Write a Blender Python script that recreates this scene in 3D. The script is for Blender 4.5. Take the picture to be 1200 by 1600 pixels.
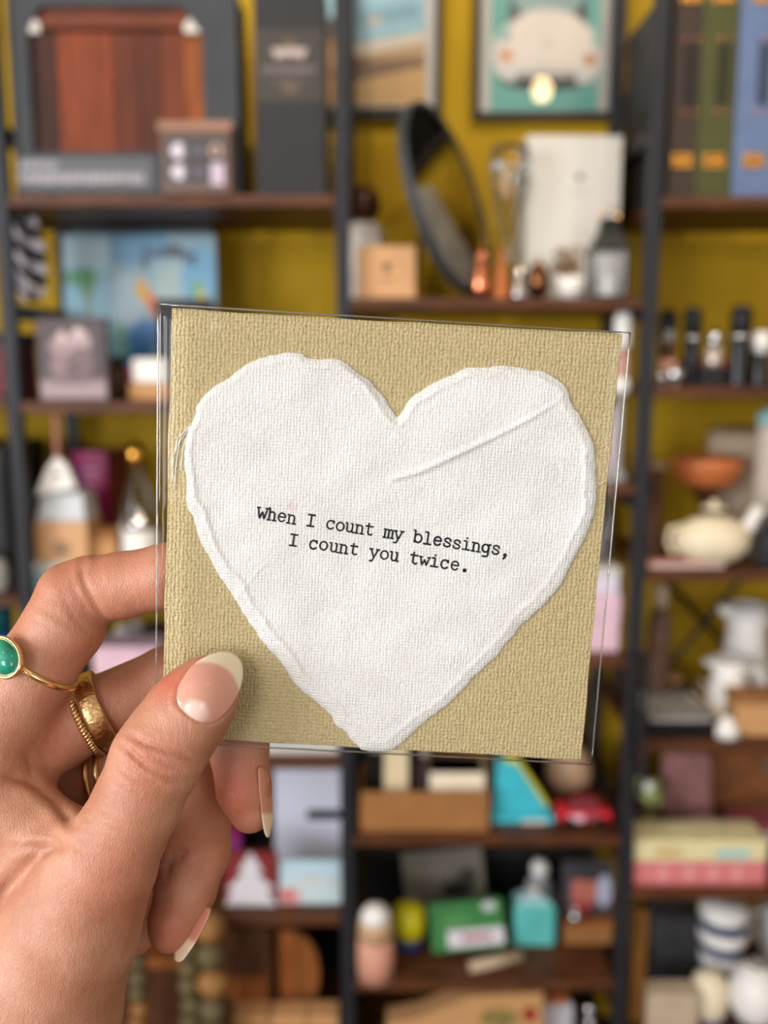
import bpy, bmesh, math, random
import numpy as np
from mathutils import Vector, Matrix

for o in list(bpy.data.objects): bpy.data.objects.remove(o)
SC = bpy.context.scene
COL = SC.collection
random.seed(4); RNG = np.random.default_rng(7)

# ------------------------------------------------------------------ camera
F = 1500.0; PITCH = math.radians(9.25); CAMZ = 1.45
CP, SP = math.cos(PITCH), math.sin(PITCH)
cam = bpy.data.cameras.new('camera'); camo = bpy.data.objects.new('camera', cam); COL.objects.link(camo)
camo.location = (0, 0, CAMZ); camo.rotation_euler = (math.pi/2 - PITCH, 0, 0)
cam.sensor_fit = 'VERTICAL'; cam.sensor_height = 36.0; cam.lens = 36.0*F/1600.0
cam.clip_start = 0.01
cam.dof.use_dof = True; cam.dof.focus_distance = 0.233; cam.dof.aperture_fstop = 8.6
SC.camera = camo
# ------------------------------------------------------------------ world, daylight, exposure
w = bpy.data.worlds.new('world'); SC.world = w; w.use_nodes = True
bg = w.node_tree.nodes['Background']; bg.inputs[0].default_value = (0.80, 0.90, 1.0, 1); bg.inputs[1].default_value = 1.5
SC.view_settings.view_transform = 'Standard'; SC.view_settings.look = 'None'
SC.view_settings.gamma = 1.0; SC.view_settings.use_curve_mapping = False
SC.view_settings.exposure = -1.0
SC.cycles.use_denoising = True
def area_light(name, loc, target, sx, sy, power, col):
    l = bpy.data.lights.new(name, 'AREA'); l.shape = 'RECTANGLE'; l.size = sx; l.size_y = sy
    l.energy = power; l.color = col
    o = bpy.data.objects.new(name, l); COL.objects.link(o); o.location = loc
    o.rotation_euler = (Vector(target)-Vector(loc)).to_track_quat('-Z', 'Y').to_euler()
    return o
RX0, RX1, RY0, RY1, RZ1 = -2.6, 2.8, -3.6, 1.93, 3.0
area_light('daylight_front', (-1.75, RY0-0.02, 1.75), (-1.75, 0, 1.75), 1.35, 1.75, 125, (0.97, 0.98, 1.0))
area_light('daylight_left', (RX0-0.02, -1.45, 1.7), (0, -1.45, 1.7), 1.9, 1.6, 275, (0.97, 0.98, 1.0))
area_light('daylight_right', (1.95, RY0-0.02, 1.75), (1.95, 0, 1.75), 1.35, 1.75, 55, (0.97, 0.98, 1.0))
BULB_POWER = 60.0; SPOT_POWER = 44.0

# ------------------------------------------------------------------ geometry helpers
def cam2w(u, v, d):            # pixel + depth along the optical axis -> world
    X = (u-600)/F*d; Yd = (v-800)/F*d
    return Vector((X, d*CP - Yd*SP, CAMZ - d*SP - Yd*CP))
def camvec(p):                 # camera frame (right, down, forward) -> world
    return Vector((p[0], p[2]*CP - p[1]*SP, CAMZ - p[2]*SP - p[1]*CP))
def at(u, v, Y):               # pixel on the plane y = Y
    a = (v-800)/F; d = Y/(CP - a*SP)
    return cam2w(u, v, d)
def Zv(v, Y): return at(600, v, Y).z
def Yof(v, z):                 # where the pixel row meets height z
    a = (v-800)/F; return (CAMZ-z)*(CP-a*SP)/(SP+a*CP)
def dep(Y, z): return Y*CP + (CAMZ-z)*SP
def Xu(u, Y, z): return (u-600)/F*dep(Y, z)

def lin(c):
    c = np.asarray(c, float)/255.0
    return np.where(c <= 0.04045, c/12.92, ((c+0.055)/1.055)**2.4)

MATS = {}
def M(name, col, rough=0.55, metal=0.0, var=0.10, scale=25.0, bump=0.0, bscale=200.0, spec=0.3, sheen=0.0, coat=0.0):
    if name in MATS: return MATS[name]
    m = bpy.data.materials.new(name); m.use_nodes = True; nt = m.node_tree; b = nt.nodes['Principled BSDF']
    c = lin(col)
    tc = nt.nodes.new('ShaderNodeTexCoord'); nz = nt.nodes.new('ShaderNodeTexNoise')
    nz.inputs['Scale'].default_value = scale; nz.inputs['Detail'].default_value = 4
    nt.links.new(tc.outputs['Object'], nz.inputs['Vector'])
    r = nt.nodes.new('ShaderNodeValToRGB')
    r.color_ramp.elements[0].position = 0.3; r.color_ramp.elements[1].position = 0.7
    r.color_ramp.elements[0].color = (*np.clip(c*(1-var), 0, 1), 1); r.color_ramp.elements[1].color = (*np.clip(c*(1+var), 0, 1), 1)
    nt.links.new(nz.outputs['Fac'], r.inputs[0]); nt.links.new(r.outputs[0], b.inputs['Base Color'])
    b.inputs['Roughness'].default_value = rough; b.inputs['Metallic'].default_value = metal
    b.inputs['Specular IOR Level'].default_value = spec; b.inputs['Coat Weight'].default_value = coat
    if bump:
        n2 = nt.nodes.new('ShaderNodeTexNoise'); n2.inputs['Scale'].default_value = bscale; n2.inputs['Detail'].default_value = 3
        nt.links.new(tc.outputs['Object'], n2.inputs['Vector'])
        bp = nt.nodes.new('ShaderNodeBump'); bp.inputs['Strength'].default_value = bump; bp.inputs['Distance'].default_value = 0.002
        nt.links.new(n2.outputs['Fac'], bp.inputs['Height']); nt.links.new(bp.outputs[0], b.inputs['Normal'])
    MATS[name] = m; return m
def Mwood(name, col, dark, rough=0.45, axis='X', scale=14.0, stretch=8.0):
    if name in MATS: return MATS[name]
    m = bpy.data.materials.new(name); m.use_nodes = True; nt = m.node_tree; b = nt.nodes['Principled BSDF']
    tc = nt.nodes.new('ShaderNodeTexCoord'); mp = nt.nodes.new('ShaderNodeMapping')
    s = {'X': (1, stretch, stretch), 'Z': (stretch, stretch, 1)}[axis]; mp.inputs['Scale'].default_value = s
    nt.links.new(tc.outputs['Object'], mp.inputs['Vector'])
    nz = nt.nodes.new('ShaderNodeTexNoise'); nz.inputs['Scale'].default_value = scale; nz.inputs['Detail'].default_value = 6
    nz.inputs['Distortion'].default_value = 0.6
    nt.links.new(mp.outputs[0], nz.inputs['Vector'])
    r = nt.nodes.new('ShaderNodeValToRGB'); r.color_ramp.elements[0].position = 0.32; r.color_ramp.elements[1].position = 0.68
    r.color_ramp.elements[0].color = (*lin(dark), 1); r.color_ramp.elements[1].color = (*lin(col), 1)
    nt.links.new(nz.outputs['Fac'], r.inputs[0]); nt.links.new(r.outputs[0], b.inputs['Base Color'])
    bp = nt.nodes.new('ShaderNodeBump'); bp.inputs['Strength'].default_value = 0.25; bp.inputs['Distance'].default_value = 0.002
    nt.links.new(nz.outputs['Fac'], bp.inputs['Height']); nt.links.new(bp.outputs[0], b.inputs['Normal'])
    b.inputs['Roughness'].default_value = rough; b.inputs['Specular IOR Level'].default_value = .3
    MATS[name] = m; return m
def Mprint(name='printed_colour', rough=0.35, coat=0.0, attr='print'):
    if name in MATS: return MATS[name]
    m = bpy.data.materials.new(name); m.use_nodes = True; nt = m.node_tree; b = nt.nodes['Principled BSDF']
    a = nt.nodes.new('ShaderNodeAttribute'); a.attribute_name = attr
    nt.links.new(a.outputs['Color'], b.inputs['Base Color']); b.inputs['Specular IOR Level'].default_value = .35; b.inputs['Roughness'].default_value = rough
    b.inputs['Coat Weight'].default_value = coat; b.inputs['Coat Roughness'].default_value = 0.05
    MATS[name] = m; return m
def Mfilm(name, tint=(0.97, 0.97, 0.97), rough=0.04, ior=1.45, gain=1.0, bump=0.0, bscale=40.0):
    if name in MATS: return MATS[name]
    m = bpy.data.materials.new(name); m.use_nodes = True; nt = m.node_tree
    for n in list(nt.nodes): nt.nodes.remove(n)
    out = nt.nodes.new('ShaderNodeOutputMaterial'); mix = nt.nodes.new('ShaderNodeMixShader')
    tr = nt.nodes.new('ShaderNodeBsdfTransparent'); tr.inputs[0].default_value = (*tint, 1)
    gl = nt.nodes.new('ShaderNodeBsdfGlossy'); gl.inputs['Roughness'].default_value = rough
    fr = nt.nodes.new('ShaderNodeFresnel'); fr.inputs[0].default_value = ior
    mu = nt.nodes.new('ShaderNodeMath'); mu.operation = 'MULTIPLY'; mu.inputs[1].default_value = gain
    nt.links.new(fr.outputs[0], mu.inputs[0]); nt.links.new(mu.outputs[0], mix.inputs[0])
    nt.links.new(tr.outputs[0], mix.inputs[1]); nt.links.new(gl.outputs[0], mix.inputs[2]); nt.links.new(mix.outputs[0], out.inputs[0])
    if bump:
        tc = nt.nodes.new('ShaderNodeTexCoord'); nz = nt.nodes.new('ShaderNodeTexNoise'); nz.inputs['Scale'].default_value = bscale
        nz.inputs['Detail'].default_value = 2; nz.inputs['Distortion'].default_value = 1.2
        nt.links.new(tc.outputs['Object'], nz.inputs['Vector'])
        bp = nt.nodes.new('ShaderNodeBump'); bp.inputs['Strength'].default_value = bump; bp.inputs['Distance'].default_value = 0.002
        nt.links.new(nz.outputs['Fac'], bp.inputs['Height'])
        nt.links.new(bp.outputs[0], gl.inputs['Normal']); nt.links.new(bp.outputs[0], fr.inputs['Normal'])
    MATS[name] = m; return m
def Memit(name, col, s):
    if name in MATS: return MATS[name]
    m = bpy.data.materials.new(name); m.use_nodes = True; b = m.node_tree.nodes['Principled BSDF']
    b.inputs['Base Color'].default_value = (*col, 1); b.inputs['Emission Color'].default_value = (*col, 1); b.inputs['Emission Strength'].default_value = s
    MATS[name] = m; return m

def tag(o, label, cat, group=None):
    o['label'] = label; o['category'] = cat
    if group: o['group'] = group
    return o
def thing(name, label, cat, loc, rz=0.0, group=None, rx=0.0, ry=0.0):
    o = bpy.data.objects.new(name, None); COL.objects.link(o); o.empty_display_size = 0.02
    o.location = loc; o.rotation_euler = (rx, ry, rz)
    return tag(o, label, cat, group)

class MB:
    def __init__(s): s.v = []; s.f = []; s.T = None
    def add(s, vs, fs):
        n = len(s.v)
        if s.T is not None: vs = [tuple(s.T @ Vector(p)) for p in vs]
        s.v += [tuple(p) for p in vs]; s.f += [tuple(i+n for i in q) for q in fs]; return s
    def box(s, x0, x1, y0, y1, z0, z1):
        return s.add([(x0,y0,z0),(x1,y0,z0),(x1,y1,z0),(x0,y1,z0),(x0,y0,z1),(x1,y0,z1),(x1,y1,z1),(x0,y1,z1)],
                     [(0,3,2,1),(4,5,6,7),(0,1,5,4),(1,2,6,5),(2,3,7,6),(3,0,4,7)])
    def taper(s, x0, x1, y0, y1, z0, z1, k, ky=None):
        ky = k if ky is None else ky
        cx, cy = (x0+x1)/2, (y0+y1)/2
        X0, X1, Y0, Y1 = cx+(x0-cx)*k, cx+(x1-cx)*k, cy+(y0-cy)*ky, cy+(y1-cy)*ky
        return s.add([(x0,y0,z0),(x1,y0,z0),(x1,y1,z0),(x0,y1,z0),(X0,Y0,z1),(X1,Y0,z1),(X1,Y1,z1),(X0,Y1,z1)],
                     [(0,3,2,1),(4,5,6,7),(0,1,5,4),(1,2,6,5),(2,3,7,6),(3,0,4,7)])
    def prism(s, pts, y0, y1):      # outline in x-z, extruded along y
        n = len(pts)
        return s.add([(x, y0, z) for x, z in pts]+[(x, y1, z) for x, z in pts],
                     [tuple(range(n)), tuple(range(2*n-1, n-1, -1))]+[(i, i+n, (i+1) % n+n, (i+1) % n) for i in range(n)])
    def lathe(s, prof, seg=28, cx=0, cy=0, z=0, wob=None, sx=1.0, sy=1.0):
        vs, fs = [], []; n = len(prof)
        for i in range(seg):
            a = 2*math.pi*i/seg
            for j, (r, h) in enumerate(prof):
                k = 1.0 if wob is None else wob(a, j/(n-1))
                vs.append((cx+r*k*sx*math.cos(a), cy+r*k*sy*math.sin(a), z+h))
        for i in range(seg):
            k = (i+1) % seg
            for j in range(n-1): fs.append((i*n+j, k*n+j, k*n+j+1, i*n+j+1))
        if prof[0][0] > 1e-6: fs.append(tuple(i*n for i in range(seg))[::-1])
        if prof[-1][0] > 1e-6: fs.append(tuple(i*n+n-1 for i in range(seg)))
        return s.add(vs, fs)
    def tube(s, path, r, seg=8, closed=False):
        P = [Vector(p) for p in path]; n = len(P); R = r if hasattr(r, '__len__') else [r]*n
        vs, fs = [], []; prev = None
        for i, p in enumerate(P):
            t = (P[(i+1) % n]-P[i-1]) if closed else (P[min(i+1, n-1)]-P[max(i-1, 0)])
            t.normalize()
            if prev is None:
                a = Vector((0, 0, 1)) if abs(t.z) < 0.9 else Vector((1, 0, 0)); e = t.cross(a).normalized()
            else: e = (prev - t*prev.dot(t)).normalized()
            prev = e; b = t.cross(e)
            for k in range(seg):
                an = 2*math.pi*k/seg; vs.append(p+(e*math.cos(an)+b*math.sin(an))*R[i])
        m = n if closed else n-1
        for i in range(m):
            for k in range(seg):
                i2 = (i+1) % n; k2 = (k+1) % seg; fs.append((i*seg+k, i*seg+k2, i2*seg+k2, i2*seg+k))
        if not closed: fs += [tuple(range(seg))[::-1], tuple((n-1)*seg+k for k in range(seg))]
        return s.add(vs, fs)
    def ball(s, c, rx, ry=None, rz=None, seg=20, rings=12, f=None):
        ry = rx if ry is None else ry; rz = rx if rz is None else rz
        vs, fs = [(c[0], c[1], c[2]-rz)], []
        for j in range(1, rings):
            th = math.pi*j/rings
            for i in range(seg):
                a = 2*math.pi*i/seg; k = 1 if f is None else f(a, th)
                vs.append((c[0]+rx*k*math.sin(th)*math.cos(a), c[1]+ry*k*math.sin(th)*math.sin(a), c[2]-rz*k*math.cos(th)))
        vs.append((c[0], c[1], c[2]+rz)); e = len(vs)-1
        for i in range(seg):
            k = (i+1) % seg; fs.append((0, 1+k, 1+i)); fs.append((e, 1+(rings-2)*seg+i, 1+(rings-2)*seg+k))
            for j in range(rings-2): fs.append((1+j*seg+i, 1+j*seg+k, 1+(j+1)*seg+k, 1+(j+1)*seg+i))
        return s.add(vs, fs)
    def build(s, name, mat, parent=None, smooth=False, bevel=0.0, loc=None, kind=None, solid=0.0):
        me = bpy.data.meshes.new(name); me.from_pydata(s.v, [], s.f); me.update()
        bm = bmesh.new(); bm.from_mesh(me); bmesh.ops.recalc_face_normals(bm, faces=bm.faces); bm.to_mesh(me); bm.free()
        if mat is not None: me.materials.append(mat)
        o = bpy.data.objects.new(name, me); COL.objects.link(o)
        if parent is not None: o.parent = parent
        if loc is not None: o.location = loc
        if smooth:
            for p in me.polygons: p.use_smooth = True
        if solid:
            md = o.modifiers.new('thick', 'SOLIDIFY'); md.thickness = solid; md.offset = 0
        if bevel:
            md = o.modifiers.new('bevel', 'BEVEL'); md.width = bevel; md.segments = 2; md.limit_method = 'ANGLE'; md.angle_limit = 0.7
        if kind: o['kind'] = kind
        return o
def panel(name, parent, x0, x1, z0, z1, y, fn, n=48, mat=None, label=None):
    """flat print: a fine grid whose point colours come from fn(s, t) (s right, t up, 0..1)"""
    nx = n; nz = max(4, int(n*abs((z1-z0)/(x1-x0))))
    s, t = np.meshgrid(np.linspace(0, 1, nx), np.linspace(0, 1, nz))
    c = fn(s, t); V = np.stack([x0+(x1-x0)*s, np.full_like(s, y), z0+(z1-z0)*t], -1).reshape(-1, 3)
    fs = [(j*nx+i, j*nx+i+1, (j+1)*nx+i+1, (j+1)*nx+i) for j in range(nz-1) for i in range(nx-1)]
    me = bpy.data.meshes.new(name); me.from_pydata(V.tolist(), [], fs)
    a = me.attributes.new('print', 'FLOAT_COLOR', 'POINT')
    a.data.foreach_set('color', np.concatenate([c.reshape(-1, 3), np.ones((len(V), 1))], 1).astype(np.float32).ravel())
    me.materials.append(mat or Mprint()); o = bpy.data.objects.new(name, me); COL.objects.link(o); o.parent = parent
    if label: o['label'] = label
    return o
class Pic:      # layered flat shapes for printed pictures
    def __init__(p, s, t, col): p.s = s; p.t = t; p.c = np.ones(s.shape+(3,))*lin(col)
    def mask(p, m, col): m = np.clip(m, 0, 1)[..., None]; p.c = p.c*(1-m)+lin(col)*m; return p
    def ell(p, cx, cy, rx, ry, col, rot=0.0):
        dx, dy = p.s-cx, p.t-cy; c, s_ = math.cos(rot), math.sin(rot)
        q = np.sqrt(((dx*c+dy*s_)/rx)**2+((-dx*s_+dy*c)/ry)**2); return p.mask((1.08-q)/0.16, col)
    def rect(p, x0, x1, y0, y1, col, soft=0.012):
        return p.mask(np.minimum.reduce([(p.s-x0)/soft, (x1-p.s)/soft, (p.t-y0)/soft, (y1-p.t)/soft])+0.5, col)
    def poly(p, pts, col):
        ins = np.zeros(p.s.shape, bool); n = len(pts)
        for i in range(n):
            (xa, ya), (xb, yb) = pts[i], pts[(i+1) % n]
            if ya == yb: continue
            ins ^= ((ya > p.t) != (yb > p.t)) & (p.s < (xb-xa)*(p.t-ya)/(yb-ya)+xa)
        return p.mask(ins.astype(float), col)
    def words(p, x0, x1, y, h, col, seed=0):      # a line of small print too soft to read
        r = np.random.default_rng(seed); x = x0
        while x < x1:
            wd = r.uniform(0.02, 0.06); p.rect(x, min(x+wd, x1), y-h*r.uniform(.35, .5), y+h*r.uniform(.35, .5), col, 0.01); x += wd+0.012
        return p

# ------------------------------------------------------------------ the room
def struct(mb, name, mat, **k):
    o = mb.build(name, mat, **k); o['kind'] = 'structure'; return o
m_wall = M('mustard_wall_paint', (180, 144, 16), 0.75, var=0.07, scale=3, bump=0.15, bscale=60)
m_plain = M('warm_white_plaster', (196, 186, 170), 0.85, var=0.04, scale=2)
struct(MB().box(RX0-.1, RX1+.1, RY1, RY1+.1, 0, RZ1), 'wall_back', m_wall)
struct(MB().box(RX1, RX1+.1, RY0, RY1, 0, RZ1), 'wall_right', m_plain)
def holed(axis, c0, c1, lo, hi, holes):      # wall with window openings
    mb = MB(); a = lo
    def seg(p, q, z0, z1):
        if axis == 'x': mb.box(c0, c1, p, q, z0, z1)
        else: mb.box(p, q, c0, c1, z0, z1)
    for p, q, z0, z1 in holes: seg(a, p, 0, RZ1); seg(p, q, 0, z0); seg(p, q, z1, RZ1); a = q
    seg(a, hi, 0, RZ1); return mb
struct(holed('x', RX0-.1, RX0, RY0, RY1, [(-2.45, -0.45, .85, 2.55)]), 'wall_left', m_plain)
struct(holed('y', RY0-.1, RY0, RX0-.1, RX1+.1, [(-2.45, -1.05, .85, 2.65), (1.25, 2.65, .85, 2.65)]), 'wall_front', m_plain)
struct(MB().box(RX0-.1, RX1+.1, RY0-.1, RY1+.1, -.1, 0), 'floor', Mwood('dark_floor_boards', (92, 66, 46), (58, 40, 28), 0.4))
struct(MB().box(RX0-.1, RX1+.1, RY0-.1, RY1+.1, RZ1, RZ1+.1), 'ceiling', M('ceiling_paint', (205, 198, 186), 0.9, var=0.03))
m_sash = M('black_window_frame', (32, 32, 34), 0.5)
def window(n, axis, c, p, q, z0, z1):
    mb = MB(); t = .05
    def b(a0, a1, y0, y1):
        if axis == 'x': mb.box(c-.06, c-.03, a0, a1, y0, y1)
        else: mb.box(a0, a1, c-.06, c-.03, y0, y1)
    b(p, p+t, z0, z1); b(q-t, q, z0, z1); b(p+t, q-t, z0, z0+t); b(p+t, q-t, z1-t, z1); b((p+q)/2-t/2, (p+q)/2+t/2, z0+t, z1-t)
    o = struct(mb, 'window_%d' % n, m_sash); return o
window(1, 'y', RY0, -2.45, -1.05, .85, 2.65); window(2, 'y', RY0, 1.25, 2.65, .85, 2.65); window(3, 'x', RX0, -2.45, -.45, .85, 2.55)

# pendant lamps over the shop floor; one mirrors in the glass of the white car print, the rest are added for glints
def pendant(x, y, z, place):
    t = thing('pendant_lamp', 'bare warm filament bulb on a black cord %s' % place, 'lamp', (x, y, z))
    MB().tube([(0, 0, .07), (0, 0, RZ1-z-.02)], .004, 6).build('cord', M('black_cord', (18, 18, 18), 0.6), t)
    MB().lathe([(.05, -.02), (.05, 0), (.01, .01)], 20, z=RZ1-z-.01+.0).build('ceiling_rose', M('black_metal', (22, 22, 24), 0.4), t, smooth=False)
    MB().lathe([(.0, .045), (.02, .045), (.022, .06), (.022, .095), (.008, .105), (0, .105)], 16).build('socket', M('brass', (176, 130, 60), 0.3, 1.0), t, smooth=True)
    MB().lathe([(0, -.042), (.018, -.038), (.034, -.022), (.04, 0), (.034, .022), (.022, .04), (.018, .05), (0, .05)], 20).build('bulb', Memit('bulb_glow', (1.0, .72, .36), BULB_POWER), t, smooth=True)
YG = 1.905
pr = at(848, 140, YG); dv = (pr-Vector((0, 0, CAMZ))).normalized(); dv.y = -dv.y; q = pr+dv*2.35
pendant(q.x, q.y, q.z, 'hung before the white car print')
pendant(q.x-1.15, q.y-.1, q.z+.03, 'added for glints over the middle of the shop')
pendant(q.x-2.2, q.y+.1, q.z-.02, 'added for glints beside the left window')
pendant(q.x+.9, q.y-.7, q.z+.05, 'added for glints towards the right wall')

# track spotlights added out of view to brighten the mustard wall
tk = thing('added_track_light', 'black ceiling track with small spotlights, added to brighten the mustard wall', 'lamp', (.1, .62, RZ1-.03))
MB().box(-1.1, 1.1, -.015, .015, 0, .029).build('rail', M('black_metal', (22, 22, 24), 0.4), tk)
for i, x in enumerate((-.85, -.25, .35, .95)):
    T = Matrix.Translation((x, 0, -.09)) @ Matrix.Rotation(math.radians(-46), 4, 'X').inverted(); mb = MB(); mb.T = T
    mb.lathe([(.0, .07), (.03, .07), (.034, -.05), (.030, -.05), (.026, .05), (0, .05)], 20); mb.build('spot_head', M('black_metal', (22, 22, 24), 0.4), tk, smooth=False)
    MB().tube([(x, 0, -.05), (x, 0, 0)], .006, 8).build('stem', M('black_metal', (22, 22, 24), 0.4), tk)
    l = bpy.data.lights.new('spot', 'SPOT'); l.energy = SPOT_POWER; l.spot_size = math.radians(78); l.spot_blend = .8; l.shadow_soft_size = .03; l.color = (1, .86, .66)
    o = bpy.data.objects.new('spot', l); COL.objects.link(o); o.location = (.1+x, .62+.05, RZ1-.17); o.rotation_euler = (Vector((.1+x, 1.9, 1.72))-o.location).to_track_quat('-Z', 'Y').to_euler()

# ------------------------------------------------------------------ shelving
YF, YB = 1.60, 1.885
m_steel = M('dark_grey_steel', (40, 41, 46), 0.5, 0.2, var=0.12, scale=12)
m_board = Mwood('brown_shelf_board', (104, 60, 32), (64, 36, 20), 0.5)
XP = [-1.16, -.611, -.066, .432, .985]
PW = .0115
shelving = thing('shelving_unit', 'dark steel shelving with brown wooden boards against the mustard wall', 'shelving', (0, YF, 0))
for x in XP:
    MB().box(x-PW, x+PW, -PW, PW, 0, 2.25).build('front_post', m_steel, shelving, bevel=.002)
    MB().box(x-PW, x+PW, YB-YF-PW, YB-YF+PW, 0, 2.25).build('back_post', m_steel, shelving, bevel=.002)
    for zz in (.12, .62, Zv(787, 1.6), Zv(487, 1.6), Zv(206, 1.6), 2.2):
        MB().box(x-.008, x+.008, PW, YB-YF-PW, zz-.012, zz+.012).build('side_rail', m_steel, shelving)
LZ = [Zv(v, YF) for v in (306, 628, 935, 1183, 1426, 1640)]
CZ = [Zv(v, YF) for v in (466, 755, 1024, 1302, 1528, 1690)]
RZ = [Zv(v, YF) for v in (308, 604, 890, 1155, 1386, 1625)]
FZ = [Zv(v, YF) for v in (306, 620, 930, 1240, 1500)]
BT = .018
for (xa, xb), zs in (((XP[0], XP[1]), FZ), ((XP[1], XP[2]), LZ), ((XP[2], XP[3]), CZ), ((XP[3], XP[4]), RZ)):
    for z in zs:
        MB().box(xa+PW+.001, xb-PW-.001, -.012, YB-YF+.01, z-BT, z).build('shelf_board', m_board, shelving, bevel=.0015)
# crossed rods behind the right bay, diagonal strap beside the black box
for a, b in (((1040, 905), (1160, 1040)), ((1165, 895), (1040, 1045))):
    p, q = at(*a, YB), at(*b, YB); MB().tube([(p.x, p.y-YF, p.z), (q.x, q.y-YF, q.z)], .005, 8).build('cross_brace', M('black_metal', (22, 22, 24), 0.4), shelving)
# ------------------------------------------------------------------ the card: pose solved from its four corners (a square, 106 mm)
CS = 0.106
def card_pose():
    Pq = [(264, 480), (968, 522), (912, 1188), (257, 1152)]; A = []
    for (x, y), (u, v) in zip([(0, 0), (1, 0), (1, 1), (0, 1)], Pq):
        u -= 600; v -= 800
        A += [[x, y, 1, 0, 0, 0, -u*x, -u*y, -u], [0, 0, 0, x, y, 1, -v*x, -v*y, -v]]
    H = np.linalg.svd(np.array(A, float))[2][-1].reshape(3, 3); H /= H[2, 2]
    K = np.diag([1/F, 1/F, 1]); a, b, t = (K@H).T; s = CS/np.linalg.norm(a); a, b, t = a*s, b*s, t*s
    return t+(a+b)/2, a/np.linalg.norm(a), b/np.linalg.norm(b)
cC, cA, cB = card_pose(); cB = cB-cA*(cA@cB); cB /= np.linalg.norm(cB); cN = np.cross(cA, cB)   # cN points away from the camera
def dcard(u, v):       # depth of the card plane along a pixel
    r = np.stack([(np.asarray(u, float)-600)/F, (np.asarray(v, float)-800)/F, np.ones_like(np.asarray(u, float))], -1)
    return (cC@cN)/(r@cN)
def px2card(p):        # pixels -> card plane (x right, z up), metres
    p = np.asarray(p, float); d = dcard(p[..., 0], p[..., 1])
    X = np.stack([(p[..., 0]-600)/F*d, (p[..., 1]-800)/F*d, d], -1)-cC
    return np.stack([X@cA, -(X@cB)], -1)
def dirw(p): return Vector((p[0], p[2]*CP - p[1]*SP, -p[2]*SP - p[1]*CP))
wa, wn, wu = dirw(cA), dirw(cN), dirw(-cB)
CARDM = Matrix(((wa.x, wn.x, wu.x, 0), (wa.y, wn.y, wu.y, 0), (wa.z, wn.z, wu.z, 0), (0, 0, 0, 1)))
card = thing('greeting_card', 'square tan card with a white handmade paper heart, held up in the hand', 'greeting card', camvec(cC))
card.rotation_euler = CARDM.to_euler()

def paper_mat(name, col, kind):
    m = bpy.data.materials.new(name); m.use_nodes = True; nt = m.node_tree; b = nt.nodes['Principled BSDF']; L = nt.links.new
    tc = nt.nodes.new('ShaderNodeTexCoord')
    def noise(scale, detail=4, dist=0.0, st=(1, 1, 1)):
        mp = nt.nodes.new('ShaderNodeMapping'); mp.inputs['Scale'].default_value = st; L(tc.outputs['Object'], mp.inputs['Vector'])
        n = nt.nodes.new('ShaderNodeTexNoise'); n.inputs['Scale'].default_value = scale; n.inputs['Detail'].default_value = detail; n.inputs['Distortion'].default_value = dist
        L(mp.outputs[0], n.inputs['Vector']); return n.outputs['Fac']
    def math_(op, a, bb):
        n = nt.nodes.new('ShaderNodeMath'); n.operation = op
        for i, x in enumerate((a, bb)):
            if isinstance(x, (int, float)): n.inputs[i].default_value = x
            else: L(x, n.inputs[i])
        return n.outputs[0]
    def wave(scale, d, dist):
        n = nt.nodes.new('ShaderNodeTexWave'); n.wave_type = 'BANDS'; n.bands_direction = d; n.inputs['Scale'].default_value = scale
        n.inputs['Distortion'].default_value = dist; n.inputs['Detail'].default_value = 2; n.inputs['Detail Scale'].default_value = 1.5
        L(tc.outputs['Object'], n.inputs['Vector']); return n.outputs['Fac']
    c = lin(col); r = nt.nodes.new('ShaderNodeValToRGB'); k = 0.05 if kind == 'heart' else 0.09
    r.color_ramp.elements[0].position = .3; r.color_ramp.elements[1].position = .7
    r.color_ramp.elements[0].color = (*np.clip(c*(1-k)*np.array([1, .99, .97]), 0, 1), 1); r.color_ramp.elements[1].color = (*np.clip(c*(1+k), 0, 1), 1)
    L(noise(70 if kind == 'heart' else 900, 5), r.inputs[0])
    colr = r.outputs[0]
    if kind == 'heart':
        a = nt.nodes.new('ShaderNodeAttribute'); a.attribute_name = 'stain'; mx = nt.nodes.new('ShaderNodeMix'); mx.data_type = 'RGBA'
        L(a.outputs['Fac'], mx.inputs['Factor']); L(colr, mx.inputs['A']); mx.inputs['B'].default_value = (*lin((226, 196, 204)), 1); colr = mx.outputs['Result']
        h = math_('ADD', math_('ADD', math_('MULTIPLY', wave(410, 'X', 3.0), 0.36), math_('MULTIPLY', wave(410, 'Z', 3.0), 0.42)), math_('MULTIPLY', noise(900, 4), 1.5))
        h = math_('ADD', h, math_('MULTIPLY', noise(170, 3), 1.6)); st, ds = 0.75, 0.00027
    else:
        h = math_('ADD', math_('MULTIPLY', noise(1150, 3, .6), 1.8), math_('ADD', math_('MULTIPLY', wave(330, 'X', 4), .4), math_('MULTIPLY', wave(330, 'Z', 4), .4)))
        h = math_('ADD', h, math_('MULTIPLY', noise(150, 3), .8)); st, ds = 0.8, 0.0004
    L(colr, b.inputs['Base Color'])
    bp = nt.nodes.new('ShaderNodeBump'); bp.inputs['Strength'].default_value = st; bp.inputs['Distance'].default_value = ds
    L(h, bp.inputs['Height']); L(bp.outputs[0], b.inputs['Normal'])
    b.inputs['Roughness'].default_value = .8; b.inputs['Specular IOR Level'].default_value = .25
    return m
m_tan = paper_mat('tan_textured_card', (196, 179, 137), 'card'); m_heart = paper_mat('white_cotton_paper', (231, 231, 230), 'heart')

def sm_noise(n, k, amp, seed):      # smooth closed 1-D noise
    r = np.random.default_rng(seed); x = np.arange(n)/n*2*np.pi; y = np.zeros(n)
    for i in range(1, k+1): y += r.normal()*np.cos(i*x+r.uniform(0, 6.3))/i**.75
    return amp*y/np.std(y)
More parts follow.
